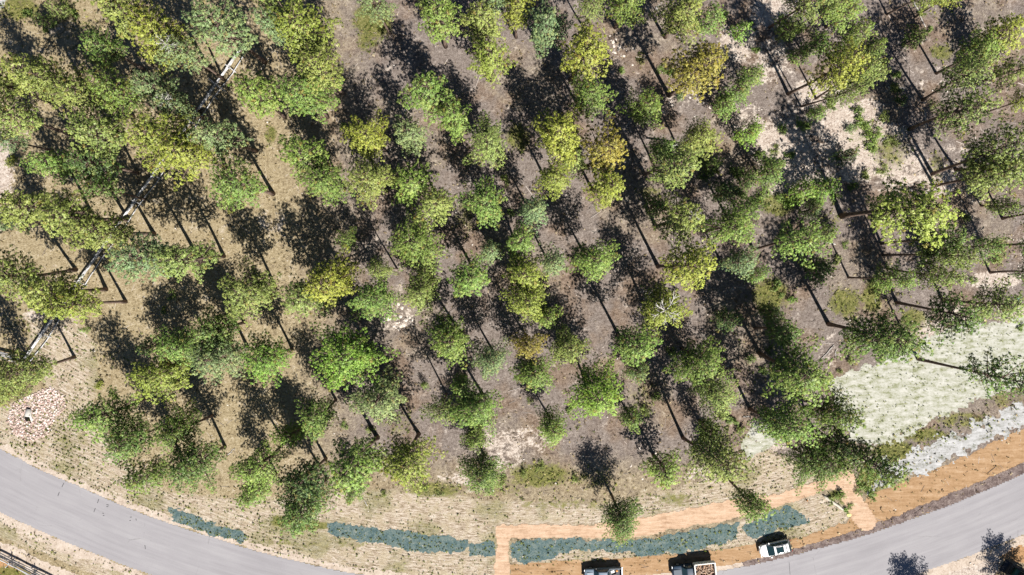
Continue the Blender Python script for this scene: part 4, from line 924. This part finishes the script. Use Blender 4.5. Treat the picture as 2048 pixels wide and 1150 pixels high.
LOGS = [(((1312, 14), (1336, 44)), .10, 'pale fallen log pointing at the base of an upper pine'), (((1350, 62), (1368, 88)), .09, 'short pale log above the golden-brown pine crown'),
 (((1828, 4), (1851, 54)), .10, 'long thin bare log on grey ground near the upper edge'), (((1740, 61), (1758, 47)), .09, 'short pale log beside the green saplings of the upper forest'),
 (((1318, 301), (1366, 286)), .12, 'bare grey leaning trunk between two olive pines', ), (((1638, 479), (1671, 489)), .14, 'grey log beside dark green pines near the sandy clearing'),
 (((1886, 549), (1916, 562)), .10, 'pale log in the shade of the thin-trunked pines'), (((1248, 216), (1262, 202)), .07, 'small pale stick log among the narrow trunk shadows'),
 (((1250, 256), (1262, 240)), .07, 'short white broken log at a trunk shadow edge'), (((1762, 283), (1776, 274)), .09, 'short pale log in the green scrub clearing'),
 (((1310, 18), (1325, 4)), .05, 'thin bare stick near the upper frame edge'), (((418, 158), (452, 184)), .13, 'reddish-grey log lying across the rail fence'),
 (((1668, 690), (1640, 720)), .08, 'pale branch on pinkish soil near the white mulch'), (((1672, 700), (1670, 716)), .07, 'thin curved branch on pinkish soil below a trunk'),
 (((455, 910), (470, 896)), .06, 'thin dark stick on dry grass between road-side pines'), (((1486, 834), (1500, 832)), .08, 'short grey stick beside a heavy pine shadow'),
 (((735, 1012), (728, 1000)), .06, 'short stick in the straw above the road'), (((1798, 175), (1812, 176)), .06, 'thin stick lying under shaded upper pines')]
for i, (p, r_, lb) in enumerate(LOGS): fallen_log(p, r_, lb, seed=i, z0=.75 if i == 11 else (3.0 if i == 4 else 0), z1=.9 if i == 11 else 0)

# dead bleached sapling next to the dead-topped pine
dsap = empty('dead_sapling', G(1290, 592)); tag(dsap, 'small bare bleached sapling in shade beside the dead-topped pine', 'tree')
obj('trunk', MB().tube([(0, 0, 0), (.05, .02, 1.6), (.02, .05, 3.4)], [.07, .05, .02], 5).mesh('trunk'), M_DEAD, dsap); dead_star('branches', dsap, 2.2, 1.3, 7, 77, .04)
# straw wattle, yellow sack, survey stake, blue-green bundle
a, b = G(1646, 991), G(1688, 1020); root = empty('straw_wattle', (a + b) / 2); tag(root, 'pale straw roll lying in the weeds beside the sand path', 'straw roll'); c_ = (a + b) / 2
M_STRAWR = simple_mat('straw_netting', (.42, .39, .33), .95, .1, .3, 6)
obj('roll', MB().tube([a - c_ + (b - a) * (k / 8) + Vector((.06 * math.sin(k * 1.7), .05 * math.cos(k * 2.1), .16)) for k in range(9)], [.12, .19, .21, .20, .22, .20, .21, .18, .10], 9).mesh('roll', True), M_STRAWR, root)
for k in (2, 4, 6): obj('stake', MB().box(tuple(a - c_ + (b - a) * (k / 8) + Vector((.15, .15, .22))), (.04, .04, .44)).mesh('stake'), M_BARK, root)
sk = obj('sand_sack', ROCKS[1].copy(), None); sk.data.materials.clear(); sk.data.materials.append(simple_mat('pale_yellow_sack', (.62, .60, .24), .8, .2, .15, 5)); sk.location = G(1698, 1030); sk.scale = (.45, .4, .4)
tag(sk, 'pale yellow sack on the weeds near the sand path end', 'sack')
stk = empty('survey_stake', G(1613, 1001)); tag(stk, 'thin survey stake with orange foot between sand path and teal netting', 'stake')
obj('rod', MB().tube([(0, 0, 0), (-.02, .02, 1.1)], [.03, .025], 6).mesh('rod'), M_BARK, stk); obj('flag', MB().box((.06, 0, .12), (.2, .16, .2), None, 0, .6).mesh('flag'), M_ORANGE, stk)
tb = obj('tarp_bundle', ROCKS[3].copy(), None); tb.data.materials.clear(); tb.data.materials.append(simple_mat('teal_tarp', (.06, .20, .18), .5, .4, .4, 4)); tb.location = G(2040, 598); tb.scale = (.7, .5, .7)
tag(tb, 'small crumpled teal tarp on bare soil beyond the last pines', 'tarp')
# crack-sealer dashes on the asphalt
M_TAR = simple_mat('tar_mark', (.07, .07, .075), .8, .2, .2, 6)
for i, (x0, y0, x1, y1) in enumerate([(128, 966, 124, 974), (119, 984, 116, 992), (198, 998, 195, 1006), (213, 1009, 218, 1010), (213, 1013, 217, 1013), (191, 1016, 188, 1024), (205, 1026, 208, 1027), (206, 1031, 209, 1031), (260, 1034, 264, 1034), (259, 1041, 262, 1041), (272, 1037, 273, 1041),
                                     (290, 1090, 291, 1098), (1578, 1124, 1580, 1149)]):
    a, b = G(x0, y0), G(x1, y1); d = (b - a); mb = MB(); mb.box((0, 0, .036), (d.length, .10 if i != 12 else .06, .004)); o = obj('tar_patch', mb.mesh('tar_patch'), M_TAR, road); o.location = (a + b) / 2; o.rotation_euler = (0, 0, math.atan2(d.y, d.x))

# ------------------------------------------------------------------ labels of trees and shrubs: look + place beside a landmark one can find
LM = [(1206, 300, 'the golden-brown pine mid-forest'), (1395, 140, 'the upper golden-brown pine'), (742, 276, 'the bright yellow-green pine'), (1316, 616, 'the dead-topped pine'), (1240, 1033, 'the lone pine over the sand path'),
      (1990, 752, 'the leaning pine over white mulch'), (692, 706, 'the broad lime-green pine'), (1190, 790, 'the ragged lime-green pine'), (800, 640, 'the pale stony patch'), (1546, 1095, 'the white car'), (60, 830, 'the culvert pipe'),
      (1810, 420, 'the broad pine beside the clearing'), (440, 180, 'the log across the rail fence'), (200, 560, 'the fence gap below the canopy'), (1487, 58, 'the lime-green upper sapling'), (1600, 340, 'the pale sandy clearing'), (90, 685, 'the fence corner'),
      (300, 390, 'the fence stretch under the canopy'), (1700, 985, 'the sand path fork'), (1163, 108, 'the upper yellow-green pine'), (745, 50, 'the green grassy patch'), (400, 1040, 'the small teal netting strip'), (790, 1080, 'the long teal netting strip'), (1372, 534, 'the round yellow-green pine'),
      (20, 20, 'the gravel corner'), (1555, 410, 'the grassy spot in the clearing')]
FIXED = {(1206, 300): 'golden-brown pine with a broad crown amid yellow-green pines', (1395, 140): 'large golden-brown pine leaning beside pale rocks near the upper edge', (742, 276): 'bright yellow-green round pine beside a sage-green pine, well above the stony patch',
         (1316, 616): 'yellow-green pine with bare bleached dead limbs at its top', (1240, 1033): 'lone deep green pine overhanging the sand path', (1990, 752): 'sparse leaning pine with long bare trunk over white mulch', (692, 706): 'very broad lime-green pine, largest round crown in the lower half',
         (1190, 790): 'bright lime-green pine with a large ragged crown near the lower forest edge', (1810, 420): 'broad yellow-green pine standing alone beside the sandy clearing', (1487, 58): 'single lime-green sapling in pale ground near the upper edge', (1163, 108): 'round yellow-green pine beside a sage-green pine near the upper edge',
         (1372, 534): 'round bright yellow-green pine with bare ground on both sides'}
DIRS = ['right of', 'above and right of', 'above', 'above and left of', 'left of', 'below and left of', 'below', 'below and right of']
ORD = ['first', 'second', 'third', 'fourth', 'fifth', 'sixth', 'seventh', 'eighth', 'ninth', 'tenth', 'eleventh', 'twelfth', 'thirteenth', 'fourteenth']
def lab(items, noun, cat, group, wide):
    bins = {}
    for t in items:
        key = (t['px'], t['py'])
        tag(t['o'], None, cat, group)
        if noun == 'pine' and key in FIXED: t['o']['label'] = FIXED[key]; continue
        l = min(LM, key=lambda m: (m[0] - t['px']) ** 2 + (m[1] - t['py']) ** 2)
        d = int(round(math.atan2(-(t['py'] - l[1]), t['px'] - l[0]) / (math.pi / 4))) % 8
        bins.setdefault((l, d), []).append(t)
    for (l, d), lst in bins.items():
        lst.sort(key=lambda t: (t['px'] - l[0]) ** 2 + (t['py'] - l[1]) ** 2)
        for i, t in enumerate(lst):
            sz = wide(t); n = noun if t.get('cls') != 'sapling' else 'sapling'
            t['o']['label'] = f"{sz} {COL[t['c']][1]} {n}, {ORD[i] + ' one' if len(lst) > 1 else 'the one'} {DIRS[d]} {l[2]}"
lab(trees, 'pine', 'tree', 'pines of the forest', lambda t: 'sparse' if t['cls'] == 'sparse' else 'broad' if t['R'] > 3.6 else 'slender' if t['R'] < 2.2 else 'medium')
lab(shrubs, 'shrub', 'shrub', 'low shrubs on the forest floor', lambda t: 'tiny' if t['r'] < 10 else 'low')
